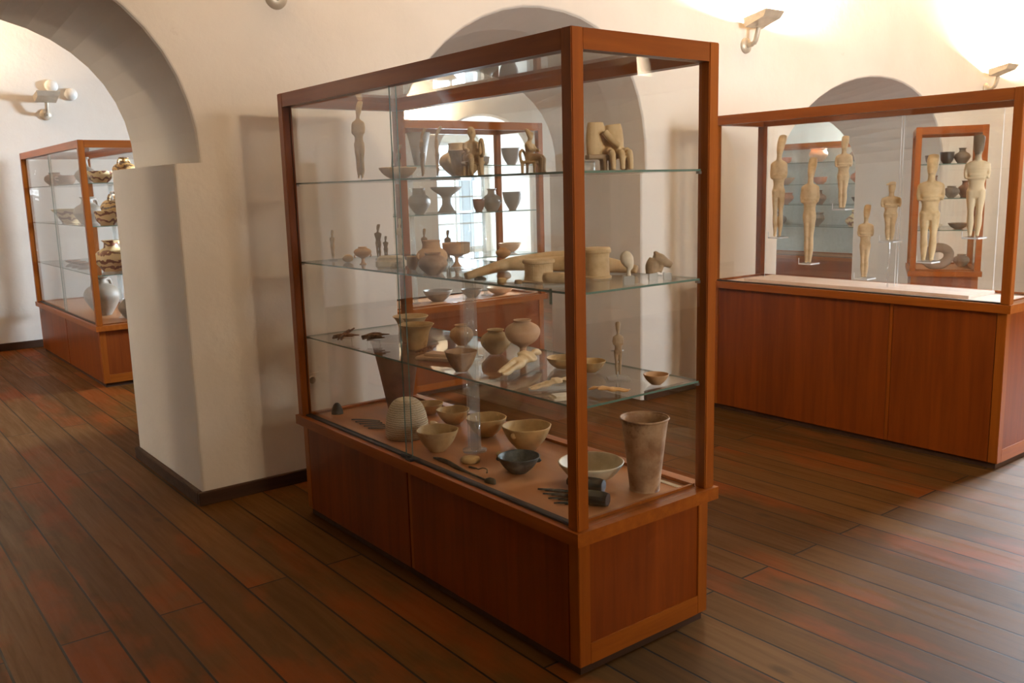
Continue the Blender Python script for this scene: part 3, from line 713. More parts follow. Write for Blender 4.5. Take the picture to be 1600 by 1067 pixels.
def pyxis(name, loc, r, h, mat, label, mat2=None):
    o = empty(name, loc); tag(o, label, 'lidded box')
    bm = bmesh.new(); lathe(bm, [(0, 0), (r*1.06, 0), (r*1.08, h*.05), (r*.93, h*.09), (r*.90, h*.3), (r*.90, h*.7), (r*.93, h*.82), (0, h*.82)], 40)
    obj('body', bm, mat, o, smooth=False)
    bm = bmesh.new(); lathe(bm, [(0, h*.82), (r*1.0, h*.82), (r*1.04, h*.86), (r*1.04, h*.94), (r*.96, h), (0, h)], 40)
    obj('lid', bm, mat, o)
    return o
pyxis('cylindrical_box', (1.985, 2.395, MI), .055, .080, M['marble'], 'cylindrical lidded marble box in front of the large reclining figure')
pyxis('cylindrical_box', (2.205, 2.335, MI), .050, .108, M['marble2'], 'taller cylindrical lidded box right of the corner post, middle shelf')
bm = bmesh.new(); lathe(bm, [(0, 0), (.022, 0), (.022, .006), (.009, .012), (0, .012)], 20)
o = obj('spool', bm, M['dark'], None, (1.895, 2.62, MI), (0, 0, 0), True); tag(o, 'small dark green disc in front of the reclining figure legs', 'disc')
for i, (p, r, h, m_, lb) in enumerate([((1.883, 2.475, MI), .016, .016, 'bowlm', 'low ochre stone cylinder at the middle shelf front edge, left one'), ((1.897, 2.40, MI), .013, .014, 'marble3', 'brown stone cylinder at the middle shelf front edge, right one')]):
    bm = bmesh.new(); lathe(bm, [(0, 0), (r, 0), (r*1.03, h*.3), (r*.95, h*.85), (r*.8, h), (0, h)], 20)
    o = obj('stone_cylinder', bm, M[m_], None, p, (0, 0, 0), True); tag(o, lb, 'stone')
bm = bmesh.new(); lathe(bm, [(0, -.05), (.017, -.05), (.019, -.03), (.018, .04), (.014, .05), (0, .05)], 20)
o = obj('marble_pestle', bm, M['marble'], None, (1.935, 2.235, MI+.028), (PI/2, 0, F0+1.1), True); tag(o, 'cylindrical marble piece lying on a clear plate, middle shelf front edge', 'pestle')
stand_block((1.925, 2.235, MI), .085, .008, 'clear plate under the lying marble cylinder', .06)
bm = bmesh.new(); box(bm, -.0015, -.006, 0, .0015, .006, .05, bev=.0005)
o = obj('shelf_bracket', bm, M['edge'], None, (1.842, 2.165, MI-.045), (0, 0, 0)); tag(o, 'small green glass clip on the middle shelf front edge', 'clip')
# head on clear cube, animal head on clear cubes
stand_block((2.113, 2.085, MI), .036, .030, 'clear cube under the pale oval head'); 
bm = bmesh.new(); tube(bm, [(0, 0, 0), (0, 0, .018), (.003, .003, .03), (-.004, .006, .052), (-.011, .008, .070), (-.015, .009, .078)], [.008, .007, (.014, .010), (.022, .015), (.018, .012), (.008, .006)], 16, 4)
o = obj('head_sculpture', bm, M['pale'], None, (2.113, 2.085, MI+.030), (0, 0, F0), True); tag(o, 'pale oval marble head on a clear cube, right end of middle shelf', 'sculpture')
stand_block((2.262, 2.115, MI), .030, .026, 'clear cube under the horse-like head, left one'); stand_block((2.300, 2.085, MI), .026, .026, 'clear cube under the horse-like head, right one')
bm = bmesh.new()
tube(bm, [(-.018, 0, 0), (-.020, 0, .025), (-.012, 0, .048)], [(.024, .018), (.024, .018), (.018, .016)], 14, 3)
tube(bm, [(-.014, 0, .050), (.006, 0, .046), (.028, 0, .034), (.048, 0, .024)], [(.019, .018), (.021, .018), (.016, .014), (.011, .010)], 14, 3)
tube(bm, [(.006, 0, .052), (-.006, .006, .066), (-.012, .006, .070)], [.010, .009, .004], 8, 3)
tube(bm, [(.0, 0, .005), (.008, 0, .02), (.01, 0, .035)], [.014, .013, .01], 10, 3)
o = obj('animal_sculpture', bm, M['marble3'], None, (2.275, 2.105, MI+.026), (0, 0, FACE(-.6, -.8)+.1), True); remesh(o, .0025); tag(o, 'brown horse-like animal head on clear cubes, middle shelf by right post', 'sculpture')

# --- lower shelf
def twig(bm, a, b, r): tube(bm, [a, tuple((Vector(a)+Vector(b))/2+Vector((0, 0, .004))), b], [r, r*1.3, r*.7], 8, 2)
for nm, c, lb, cnt, sp in (('bronze_pins', (1.90, 3.70, LO+.03), 'leftmost bundle of crossed bronze pins raised on the lower shelf', 7, .06),
                           ('bronze_fragments', (1.965, 3.555, LO+.028), 'bundle of dark reddish bronze fragments right of the crossed pins', 9, .06)):
    rnd = random.Random(nm); bm = bmesh.new()
    for i in range(cnt):
        a = rnd.uniform(-.4, .5) + (1.1 if nm == 'bronze_pins' and i % 2 else 0); z = rnd.uniform(-.006, .016)
        ox, oy = rnd.uniform(-.02, .02), rnd.uniform(-.015, .015); l_ = rnd.uniform(.6, 1)*sp
        dv = Vector((math.cos(a+F0)*l_, math.sin(a+F0)*l_, .018 if nm == 'bronze_pins' and i % 2 else .004))
        twig(bm, tuple(Vector((ox, oy, z))-dv), tuple(Vector((ox, oy, z))+dv), rnd.uniform(.003, .006 if nm == 'bronze_pins' else .009))
    o = obj(nm, bm, M['copper'], None, c, (0, 0, 0), True); tag(o, lb, 'bronze pieces')
    t_ = empty('wire_rest', (c[0], c[1], LO), F0); tag(t_, 'clear rest under the ' + ('crossed bronze pins' if nm == 'bronze_pins' else 'reddish bronze fragments'), 'display stand')
    bm = bmesh.new(); tube(bm, [(-.03, -.02, 0), (-.026, -.016, .022)], [.0015]*2, 6, 1); tube(bm, [(.03, -.02, 0), (.026, -.016, .022)], [.0015]*2, 6, 1); tube(bm, [(-.02, .02, 0), (-.02, .016, .022)], [.0015]*2, 6, 1); tube(bm, [(.02, .02, 0), (.02, .016, .022)], [.0015]*2, 6, 1)
    box(bm, -.035, -.02, .020, .035, .02, .022); obj('rest', bm, M['acrylic'], t_)
pot('flaring_bowl', 'flare', (2.13, 3.50, LO), .082, .118, M['marble'], 'flaring pale bowl with pointed spout, behind its neighbour on the lower shelf', 'bowl', spout=True, rz=-F0*.2+.35)
pot('flaring_bowl', 'flare', (2.035, 3.30, LO), .078, .112, M['bowlm'], 'front flaring bowl with wide rim, right behind the glass seam, lower shelf', 'bowl')
bm = bmesh.new()
for i in range(6): twig(bm, (-.04+.012*i, -.012*(i % 3), .012+.003*i), (.03+.006*i, .014*(i % 2)+.01, .016+.002*i), .004)
o = obj('bronze_scraps', bm, M['copper'], None, (1.985, 3.16, LO+.006), (0, 0, F0+.4), True); tag(o, 'loose bronze scraps lying before the front flaring bowl', 'bronze pieces')
bm = bmesh.new(); box(bm, -.10, -.05, 0, .10, .05, .014, bev=.003); box(bm, -.07, -.03, .014, .09, .035, .026, bev=.003)
o = obj('stone_slabs', bm, M['terra2'], None, (1.985, 3.03, LO), (0, 0, F0-.5)); tag(o, 'flat reddish stone slab between flaring bowls and open dark bowl', 'slab')
pot('squat_jar', 'jar', (2.235, 3.245, LO), .053, .092, M['terra'], 'squat orange jar just left of the clear column on the lower shelf', 'jar')
pot('open_bowl', 'bowl', (1.905, 2.775, LO), .062, .078, M['beaker'], 'brown open round bowl at the lower shelf front edge, by the column', 'bowl', wob=.01)
pot('squat_jar', 'jar', (2.215, 2.965, LO), .063, .104, M['bowlm'], 'squat ochre jar just right of the clear column on the lower shelf', 'jar', lug=True)
pot('pedestal_jar', 'pedjar', (2.185, 2.745, LO), .070, .170, M['terra2'], 'big round pinkish jar on a tall foot, tallest vessel of the lower shelf', 'jar')
lying('reclining_figurine', (1.885, 2.505, LO+.030), (2.235, 2.690, LO+.060), .385, .19, M['marble2'], 'long reclining figurine on a clear rack, before the pedestal jar', roll=.4)
root = empty('acrylic_rack', (2.06, 2.60, LO), math.atan2(.2, .37)); tag(root, 'clear rack under the long reclining figurine on the lower shelf', 'display stand')
obj('plate', bx(-.17, -.035, 0, .17, .035, .004), M['acrylic'], root)
for x in (-.12, .11): obj('support', bx(x-.003, -.03, .004, x+.003, .03, .022), M['acrylic'], root)
pot('shallow_bowl', 'flatbowl', (2.215, 2.545, LO), .060, .042, M['bowlm'], 'yellowish shallow bowl left of the corner post at the back of the lower shelf', 'bowl')
pot('shallow_bowl', 'flatbowl', (2.245, 2.415, LO), .058, .042, M['bowlm'], 'shallow bowl half hidden by the corner post on the lower shelf', 'bowl')
lying('reclining_figurine', (1.865, 2.315, LO+.012), (2.035, 2.300, LO+.030), .18, .22, M['marble'], 'small reclining figurine left of the corner post, lower shelf', roll=.3)
stand_block((1.945, 2.305, LO), .14, .004, 'clear plate under the small reclining figurine left of the post', .05)
bm = bmesh.new(); box(bm, -.05, -.03, 0, .05, .03, .008, bev=.002); box(bm, -.04, -.024, .008, .05, .028, .014, bev=.002)
o = obj('stone_plaque', bm, M['pale'], None, (1.895, 2.165, LO), (0, 0, F0+.3)); tag(o, 'flat pale plaque at the lower shelf front corner, by the post', 'slab')
figure('figurine', (2.228, 2.252, LO+.016), .192, .21, M['marble3'], 'standing brown figurine in a clear stand, right part of the lower shelf', FACE(-.6, -.75), split=True)
t_ = peg_stand((2.228, 2.252, LO+.0), .10, 'hexagonal clear stand holding the standing brown figurine', .04)
pot('small_bowl', 'bowl', (2.262, 2.10, LO), .045, .036, M['terra'], 'small reddish bowl alone at the right end of the lower shelf', 'bowl', wob=.004)
lying('reclining_figurine', (2.075, 2.045, LO+.016), (2.010, 2.155, LO+.022), .140, .42, M['orange'], 'small glossy orange figurine lying at the right of the corner post', arms=False)

# --- cabinet top inside the case
def lump(name, loc, pts, radii, mat, label, cat, rz=F0):
    bm = bmesh.new(); tube(bm, pts, radii, 14, 3); o = obj(name, bm, mat, None, loc, (0, 0, rz), True); tag(o, label, cat); return o
lump('stone_weight', (1.953, 3.945, BO), [(0, 0, 0), (0, 0, .02), (0, 0, .045), (0, 0, .056)], [(.030, .022), (.028, .020), (.018, .013), (.008, .006)], M['dark'], 'small dark triangular stone, leftmost on the cabinet top', 'stone')
def blade(name, loc, ln, wd, ang, label, grp, mat):
    bm = bmesh.new(); n = 8
    up_, dn = [], []
    for i in range(n+1):
        t_ = i/n; x = (t_-.5)*ln; y = .12*ln*(t_-.5)**2; ww = wd*(1-abs(2*t_-1)**3)*.5+.0008
        z = .0025 + .10*ln*(.25-(t_-.5)**2)
        up_.append((x, y, z, ww))
    rows = []
    for x, y, z, ww in up_:
        rows.append([bm.verts.new(v) for v in ((x, y-ww, z), (x, y-ww*.3, z+.004), (x, y+ww*.3, z+.004), (x, y+ww, z), (x, y, z-.002))])
    for a, b in zip(rows, rows[1:]):
        for k in range(5): bm.faces.new((a[k], a[(k+1) % 5], b[(k+1) % 5], b[k]))
    bm.faces.new(rows[0]); bm.faces.new(rows[-1][::-1])
    o = obj(name, bm, mat, None, loc, (0, 0, ang)); tag(o, label, 'blade', grp)
for i in range(5):
    blade('obsidian_knife', (1.985+.021*i*-.3, 3.72-.043*i, BO), .15-.012*i, .016, -.95+.04*i, 'one of five dark obsidian blades fanned left of the stone beehive vessel', 'obsidian blades at the left', M['dark'])
pot('conical_beaker', 'cone', (2.225, 3.80, BO), .128, .36, M['brown'], 'tall dark brown conical beaker behind the stone beehive vessel', 'beaker', wob=.004)
# beehive vessel of carved spiral ribs
root = empty('beehive_vessel', (2.00, 3.36, BO)); tag(root, 'dome-shaped pale vessel carved with fine ridges, beside the glass seam', 'vessel')
m_, nt, out = new_mat('ribbed_marble'); b = principled(nt, out, .65, .3); co = coord(nt)
wv = N(nt, 'ShaderNodeTexWave', bands_direction='Z', i_Scale=34.0, i_Distortion=3.5, i_Detail=2.0); wv.inputs['Detail Scale'].default_value = 4.0; L(nt, co, wv.inputs['Vector'])
rr_ = ramp(nt, [(.1, (.60, .48, .30)), (.6, (.74, .62, .44))]); L(nt, wv.outputs[0], rr_.inputs[0]); L(nt, rr_.outputs[0], b.inputs['Base Color']); bump(nt, b, wv.outputs[0], .7, .006)
bm = bmesh.new(); pr = [(0, 0), (.094, 0), (.098, .01)]
for i in range(1, 13):
    a = PI/2*i/12; pr.append((.098*math.cos(a)**.6 if i < 12 else 0, .01+.165*math.sin(a)))
lathe(bm, pr, 48, .004); obj('body', bm, m_, root, smooth=True)
bm = bmesh.new(); tube(bm, [(.085, -.055, .05), (.105, -.070, .045), (.095, -.060, .03)], [.014, .016, .012], 10, 3); obj('lug', bm, M['marble'], root, smooth=True)
for p, r, h, lb, mt in [((2.285, 3.62, BO), .069, .055, 'open ochre bowl furthest back, right of the beehive vessel', 'bowlm'),
                        ((2.267, 3.385, BO), .078, .070, 'second ochre bowl along the rear glass, between two other bowls', 'bowlm'),
                        ((2.262, 3.115, BO), .092, .085, 'ochre bowl with a side handle just behind the clear column foot', 'bowlm'),
                        ((1.975, 3.075, BO), .088, .092, 'brownish conical bowl right in front of the beehive vessel', 'bowlm'),
                        ((2.265, 2.835, BO), .103, .102, 'biggest deep ochre bowl with a spout, behind the dark bowl', 'bowlm')]:
    pot('stone_bowl', 'bowl', p, r, h, M[mt], lb, 'bowl', rim=.018, wob=.015, lug=('handle' in lb or 'spout' in lb), rz=.3)
pot('dark_bowl', 'bowl', (2.047, 2.615, BO), .082, .066, M['dark'], 'dark green-black stone bowl with small lugs near the front', 'bowl', rim=.01, lug=True, rz=2.3)
pot('white_bowl', 'flatbowl', (2.185, 2.355, BO), .124, .074, M['palebowl'], 'widest whitish marble bowl, partly behind the corner post', 'bowl', rim=.008, wob=.006)
pot('tall_beaker', 'beaker', (2.262, 2.155, BO), .088, .268, M['beaker'], 'tall mottled brown beaker at the right end of the case floor', 'beaker', wob=.01, rim=.004)
bm = bmesh.new(); lathe(bm, [(0, 0), (.036, 0), (.040, .008), (.037, .018), (.028, .020), (0, .019)], 28)
o = obj('stone_disc', bm, M['bowlm'], None, (1.984, 2.850, BO), (0, 0, 0), True); tag(o, 'thick round ochre disc in front of the clear column foot', 'disc')
lump('flint_flake', (2.126, 2.845, BO), [(-.014, 0, .004), (0, 0, .006), (.014, 0, .004)], [(.004, .003), (.011, .005), (.003, .002)], M['marble2'], 'small pointed ochre flake left of the dark bowl', 'flake')
bm = bmesh.new(); tube(bm, [(-.055, .0, .004), (-.02, .004, .005), (.0, .0, .006), (.02, .004, .014), (.045, .004, .014), (.055, -.006, .004)], [.005, .003, .0022, .002, .002, .003], 8, 3)
o = obj('bronze_pin', bm, M['bronze'], None, (1.942, 2.737, BO), (0, 0, -PI/2+.1), True); tag(o, 'small bent bronze pin between round disc and long bronze implement', 'pin')
bm = bmesh.new(); tube(bm, [(-.21, .0, .006), (-.16, .004, .008), (-.10, .006, .008), (-.04, .0, .008), (.04, .0, .007), (.13, 0, .007), (.18, 0, .007)], [(.003, .002), (.010, .004), (.012, .005), (.011, .005), (.005, .004), (.004, .004), (.004, .004)], 10, 3)
tube(bm, [(.17, -.006, .006), (.195, 0, .009), (.215, .010, .009)], [(.008, .004), (.016, .006), (.012, .004)], 10, 3)
o = obj('bronze_implement', bm, M['bronze'], None, (1.888, 2.775, BO), (0, 0, -PI/2-.03), True); tag(o, 'long thin dark bronze implement with spatula end, along the front track', 'tool')
for i in range(8):
    t_ = i/7
    blade('obsidian_knife', (2.01-.10*t_*.55+.02*(i % 2), 2.345-.155*t_, BO), .15-.05*t_*(1 if i % 2 else .5), .017, -.95+.22*t_, 'one of eight black obsidian blades fanned at the front by the corner post', 'obsidian blades by the corner post', M['obsidian'])
for (a, b_, lb) in (((2.065, 2.350), (2.122, 2.222), 'upper of two ribbed black stone cores behind the corner post foot'), ((1.985, 2.225), (2.035, 2.110), 'lower of two ribbed black stone cores, nearest the corner post foot')):
    d = Vector((b_[0]-a[0], b_[1]-a[1])); ln = d.length; rr = .027
    bm = bmesh.new(); pts = []
    n = 12; rings = []
    for zf, sf in ((-.5, .55), (-.42, .8), (0, 1), (.40, 1), (.5, .88)):
        rings.append([bm.verts.new((math.cos(2*PI*k/n)*rr*sf*(1.0 if k % 2 else .93), zf*ln, math.sin(2*PI*k/n)*rr*sf*(1.0 if k % 2 else .93))) for k in range(n)])
    for p, q in zip(rings, rings[1:]):
        for k in range(n): bm.faces.new((p[k], p[(k+1) % n], q[(k+1) % n], q[k]))
    bm.faces.new(rings[0]); bm.faces.new(rings[-1][::-1])
    o = obj('obsidian_core', bm, M['obsidian'], None, ((a[0]+b_[0])/2, (a[1]+b_[1])/2, BO+rr), (0, 0, math.atan2(d.y, d.x)-PI/2)); tag(o, lb, 'stone core')
o = obj('label_card', bx(-.010, -.085, 0, .010, .085, .003), M['card'], None, (2.368, 2.145, BO), (0, 0, 0)); tag(o, 'narrow white label card on the case floor by the rear right corner', 'card')

# ------------------------------------------------------------------ idols in the right-hand case
FR = FACE(-.93, -.38)
RZ = .908
bm = bmesh.new(); box(bm, -.16, -.77, 0, .16, .77, .018, bev=.002)
o = obj('display_board', bm, M['pale_deck'], None, (5.235, 3.12, RZ), (0, 0, 0)); tag(o, 'raised pale board on the floor of the case of idols', 'board')
bz = RZ+.018
panels = []
for (y0, y1, lb) in ((2.30, 2.872, 'clear upright acrylic sheet carrying the right-hand marble idols'), (2.888, 3.85, 'clear upright acrylic sheet carrying the left-hand marble idols')):
    o = obj('acrylic_sheet', pane(5.250, y0, bz, 5.256, y1, 1.955), [M['glass'], M['acr_edge']]); tag(o, lb, 'display panel')
idols = [(3.708, 1.215, .672, .155, 'marble', 'leftmost tall marble idol, high, beside the rear left post', dict(split=True, lean=.10)),
         (3.463, 1.050, .680, .162, 'marble', 'second idol from the left, reaching low, with long head', dict(split=False, lean=.08)),
         (3.228, 1.407, .448, .215, 'marble', 'third idol from the left, hung highest of the smaller ones', dict(split=False, lean=.06)),
         (3.059, .976, .448, .195, 'marble', 'fourth idol from the left, lowest, feet near the pale board', dict(split=False, lean=.08)),
         (2.900, 1.214, .350, .30, 'marble', 'short broad-shouldered idol with a flared cap, on a clear rod', dict(split=False, lean=.05, hat=1)),
         (2.658, 1.100, .615, .222, 'marble2', 'broadest idol with parted legs, second from the right', dict(split=True, lean=.08)),
         (2.399, 1.250, .560, .214, 'headdark', 'rightmost marble idol with a dark weathered head', dict(split=True, lean=.06))]
for y, z, h, wr, mt, lb, kw in idols:
    figure('marble_idol', (5.19, y, z), h, wr*1.08, M[mt], lb, FR, 'marble idols in the right-hand case', vox=110, **kw)
    t_ = empty('idol_bracket', (5.19, y, z)); tag(t_, 'clear bracket under the ' + lb.replace('with', 'that has', 1), 'display stand')
    bm = bmesh.new(); box(bm, -.040, -.045, -.012, .060, .045, -.002)
    obj('plate', bm, M['acrylic'], t_)
    bm = bmesh.new(); box(bm, -.042, -.046, -.013, -.039, .046, -.004); box(bm, -.040, -.047, -.013, .060, -.044, -.004); box(bm, -.040, .044, -.013, -.036, .047, .030)
    obj('plate_edge', bm, M['acr_edge'], t_)
bm = bmesh.new(); tube(bm, [(5.19, 2.90, bz), (5.19, 2.90, 1.201)], [.005, .005], 10, 1)
o = obj('acrylic_rod', bm, M['acrylic'], smooth=True); tag(o, 'clear rod carrying the short broad-shouldered idol', 'display stand')

# ------------------------------------------------------------------ pots in the left case (x 1.80-2.46, y 7.98-10.48)
G1 = 'painted pots seen through the left archway'
def P1(shape, x, y, z, r, h, mt, lb, cat='pot', hd=0, rz=0.6, name=None):
    pot(name or {'amphora': 'amphora', 'jug': 'jug', 'bottle': 'flask', 'cup': 'cup', 'bowl': 'bowl', 'krater': 'krater', 'cone': 'conical_bowl', 'jar': 'jar', 'stand': 'pedestal_bowl', 'deep': 'deep_bowl', 'bigjar': 'collared_jar', 'flatbowl': 'shallow_bowl', 'kylix': 'footed_bowl'}[shape], shape, (x, y, z), r, h, M[mt], lb, cat, None, handles=hd, rz=rz)
za, zb, zc, zd = 1.715, 1.36, .95, .526
P1('bottle', 2.10, 9.10, za, .10, .25, 'greyb', 'grey long-necked flask on the top shelf of the left case', 'flask')
P1('cup', 2.05, 9.75, za, .10, .10, 'brown', 'dark brown cup on the top shelf of the left case, by the seam', 'cup', 2)
P1('jar', 2.05, 10.2, za, .10, .14, 'brown', 'dark jar at the far end of the top shelf of the left case', 'jar')
P1('cup', 2.02, 8.28, za, .105, .10, 'paintB', 'yellow banded cup beside the front post, top shelf of the left case', 'cup', 1)
P1('amphora', 2.26, 8.42, za, .10, .22, 'paintA', 'small two-handled painted amphora on the top shelf of the left case', 'amphora', 2)
P1('cup', 2.32, 8.15, za, .09, .09, 'paintA', 'orange painted cup at the right of the top shelf of the left case', 'cup', 1)
P1('cone', 2.02, 9.55, zb, .17, .13, 'paintB', 'wide conical painted bowl on the second shelf of the left case', 'bowl')
P1('jug', 2.05, 8.95, zb, .13, .24, 'greyb', 'greyish jug on the second shelf of the left case', 'jug', 1)
P1('amphora', 2.20, 8.50, zb, .15, .28, 'paintA', 'large two-handled amphora with dark bands, second shelf of the left case', 'amphora', 2)
P1('cup', 2.02, 8.20, zb, .10, .12, 'paintB', 'small pale painted cup before the large banded amphora', 'cup', 1)
P1('krater', 2.30, 8.16, zb, .13, .15, 'paintA', 'wide banded bowl at the right of the second shelf of the left case', 'bowl', 0)
P1('jug', 2.08, 8.40, zc, .15, .27, 'paintB', 'big yellow jug behind the front post, third shelf of the left case', 'jug', 1)
P1('bigjar', 2.32, 8.22, zc, .13, .21, 'paintA', 'orange round jar at the right of the third shelf of the left case', 'jar')
for i, y in enumerate((9.3, 9.55, 9.8)): P1('flatbowl', 2.05, y, zc, .07, .03, 'brown', ('nearest', 'middle', 'farthest')[i] + ' of three little dark dishes on the third shelf of the left case', 'dish')
P1('amphora', 2.05, 8.75, zd, .16, .36, 'greyb', 'large greyish amphora on the floor of the left case', 'amphora', 2)
P1('bottle', 2.18, 8.36, zd, .10, .28, 'greyb', 'pale grey flask on the floor of the left case, behind the front post', 'flask')
P1('bigjar', 2.31, 8.20, zd, .125, .32, 'pithos', 'plain orange storage jar at the right of the left case floor', 'jar')

# ------------------------------------------------------------------ case beyond the middle arch (x 2.83-4.88, y 5.8-6.42)
ya = 6.1; t1, t2, t3, t4 = 1.77, 1.40, 1.04, .686
P1('cone', 3.86, ya, t1, .095, .26, 'grey', 'large grey conical vase, top shelf of the case beyond the middle arch', 'vase')
P1('jar', 3.60, ya+.05, t1, .07, .14, 'greyb', 'pale jar left of the conical vase, top shelf of the case beyond the arch', 'jar')
P1('deep', 4.78, ya, t1, .085, .145, 'grey', 'deep grey bowl at the right of the top shelf beyond the middle arch', 'bowl')
P1('cup', 4.50, ya+.05, t1, .07, .075, 'greyb', 'low grey cup left of the deep bowl, top shelf beyond the arch', 'cup')
P1('bigjar', 3.84, ya, t2, .09, .20, 'grey', 'grey jar with broken neck on the second shelf beyond the middle arch', 'jar')
P1('stand', 4.10, ya, t2, .125, .205, 'grey', 'grey pedestal bowl silhouetted against the far window', 'bowl')
P1('jug', 4.56, ya, t2, .085, .18, 'greyb', 'pale round jug, second shelf of the case beyond the middle arch', 'jug', 1)
P1('cup', 4.40, ya-.03, t2, .05, .10, 'brown', 'small brown cup left of the pale round jug beyond the arch', 'cup')
P1('deep', 4.78, ya, t2, .085, .15, 'grey', 'dark rounded cup at the right of the second shelf beyond the arch', 'cup')
P1('flatbowl', 4.74, ya, t3, .10, .075, 'terra2', 'reddish shallow bowl at the right of the third shelf beyond the arch', 'bowl')
P1('jar', 4.20, ya, t3, .08, .10, 'greyb', 'pale squat jar on the third shelf of the case beyond the arch', 'jar')
P1('flatbowl', 3.95, ya, t3, .09, .05, 'grey', 'low grey dish on the third shelf of the case beyond the arch', 'bowl')
P1('bowl', 3.98, ya, t4, .12, .09, 'greyb', 'pale bowl on the floor of the case beyond the middle arch', 'bowl')
P1('flatbowl', 4.62, ya, t4, .12, .06, 'terra2', 'pinkish dish on the floor of the case beyond the middle arch', 'bowl')
P1('bowl', 4.32, ya, t4, .09, .07, 'grey', 'grey bowl on the floor of the case beyond the arch, in its middle', 'bowl')
figure('figurine', (4.02, ya-.12, 1.06), .20, .16, M['marble3'], 'dark slender figurine against the bright window beyond the arch', FACE(-.5, -.8), vox=40)
o = stand_block((4.02, ya-.12, 1.04), .05, .02, 'clear block under the dark figurine beyond the arch')

# ------------------------------------------------------------------ pots in the case backed by a painted window reflection (x 10.2-10.8, y 6.3-9.5)
rnd = random.Random(3)
rows = [(1.80, [('bottle', .09, .22, 'grey'), ('krater', .12, .17, 'terra2'), ('cup', .07, .08, 'red'), ('jug', .08, .15, 'grey'), ('cup', .07, .09, 'terra2')]),
        (1.52, [('jar', .11, .15, 'red'), ('cup', .09, .09, 'red'), ('bowl', .12, .09, 'terra2'), ('jar', .12, .14, 'red'), ('cup', .08, .1, 'red')]),
        (1.26, [('bowl', .11, .09, 'blackw'), ('jug', .10, .18, 'brown'), ('krater', .12, .15, 'red'), ('jar', .08, .10, 'grey'), ('cup', .08, .08, 'blackw')]),
        (.98, [('bottle', .10, .22, 'paintB'), ('krater', .12, .17, 'grey'), ('jug', .10, .18, 'grey'), ('bowl', .12, .10, 'grey'), ('jar', .10, .14, 'brown')])]
rn = ['top', 'second', 'third', 'fourth']; pn = ['nearest', 'second nearest', 'middle', 'second farthest', 'farthest']
for i, (z, row) in enumerate(rows):
    for j, (s_, r, h, mt) in enumerate(row):
        P1(s_, 10.45+rnd.uniform(-.04, .04), 6.30+.55*j+rnd.uniform(-.05, .05), z, r, h, mt, f'{pn[j]} vessel on the {rn[i]} shelf of the case backed by a painted window reflection', 'vessel', 1 if s_ in ('jug', 'cup') else 0)

# ------------------------------------------------------------------ pots in the angled case
ca, sa = math.cos(ROTC), math.sin(ROTC)
def A(u, v): return (7.51+u*ca-v*sa, 4.0+u*sa+v*ca)
for u, v, z, s_, r, h, mt, hd, lb, ct in [
    (.14, .2, 1.69, 'cup', .055, .075, 'brown', 1, 'leftmost dark cup on the top shelf of the angled case', 'cup'),
    (.26, .2, 1.69, 'cup', .06, .10, 'blackw', 1, 'middle dark cup on the top shelf of the angled case', 'cup'),
    (.38, .24, 1.69, 'jug', .065, .13, 'grey', 1, 'grey jug on the top shelf of the angled case', 'jug'),
    (.16, .2, 1.40, 'jug', .075, .19, 'brown', 1, 'tall brown handled jug, second shelf of the angled case', 'jug'),
    (.31, .22, 1.40, 'jar', .065, .10, 'grey', 0, 'squat grey jar on the second shelf of the angled case', 'jar'),
    (.44, .55, 1.40, 'jug', .06, .14, 'brown', 1, 'narrow brown jug at the right of the angled case, second shelf', 'jug'),
    (.17, .22, 1.13, 'flatbowl', .09, .04, 'pale', 0, 'white dish at the left of the third shelf, angled case', 'dish'),
    (.38, .22, 1.13, 'flatbowl', .085, .05, 'greyb', 0, 'grey dish at the right of the third shelf, angled case', 'dish'),
    (.44, .50, .776, 'jar', .07, .11, 'greyb', 0, 'pale jar on the floor of the angled case', 'jar')]:
    x, y = A(u, v); P1(s_, x, y, z, r, h, mt, lb, ct, hd)
bm = bmesh.new()
n = 36; prof = [(.055, 0), (.13, 0), (.135, .02), (.13, .035), (.055, .035), (.05, .02)]
rings = [[bm.verts.new((r*math.cos(2*PI*k/n), r*math.sin(2*PI*k/n), z)) for k in range(n)] for r, z in prof]
for i in range(len(rings)):
    a, b_ = rings[i], rings[(i+1) % len(rings)]
    for k in range(n): bm.faces.new((a[k], a[(k+1) % n], b_[(k+1) % n], b_[k]))
x, y = A(.23, .20); o = obj('stone_ring', bm, M['greyb'], None, (x, y, .83), (.9, 0, ROTC-.3), True); tag(o, 'large grey stone ring tilted up on the floor of the angled case', 'stone ring')
o.location.z = .776 + .13*math.sin(.9) + .004

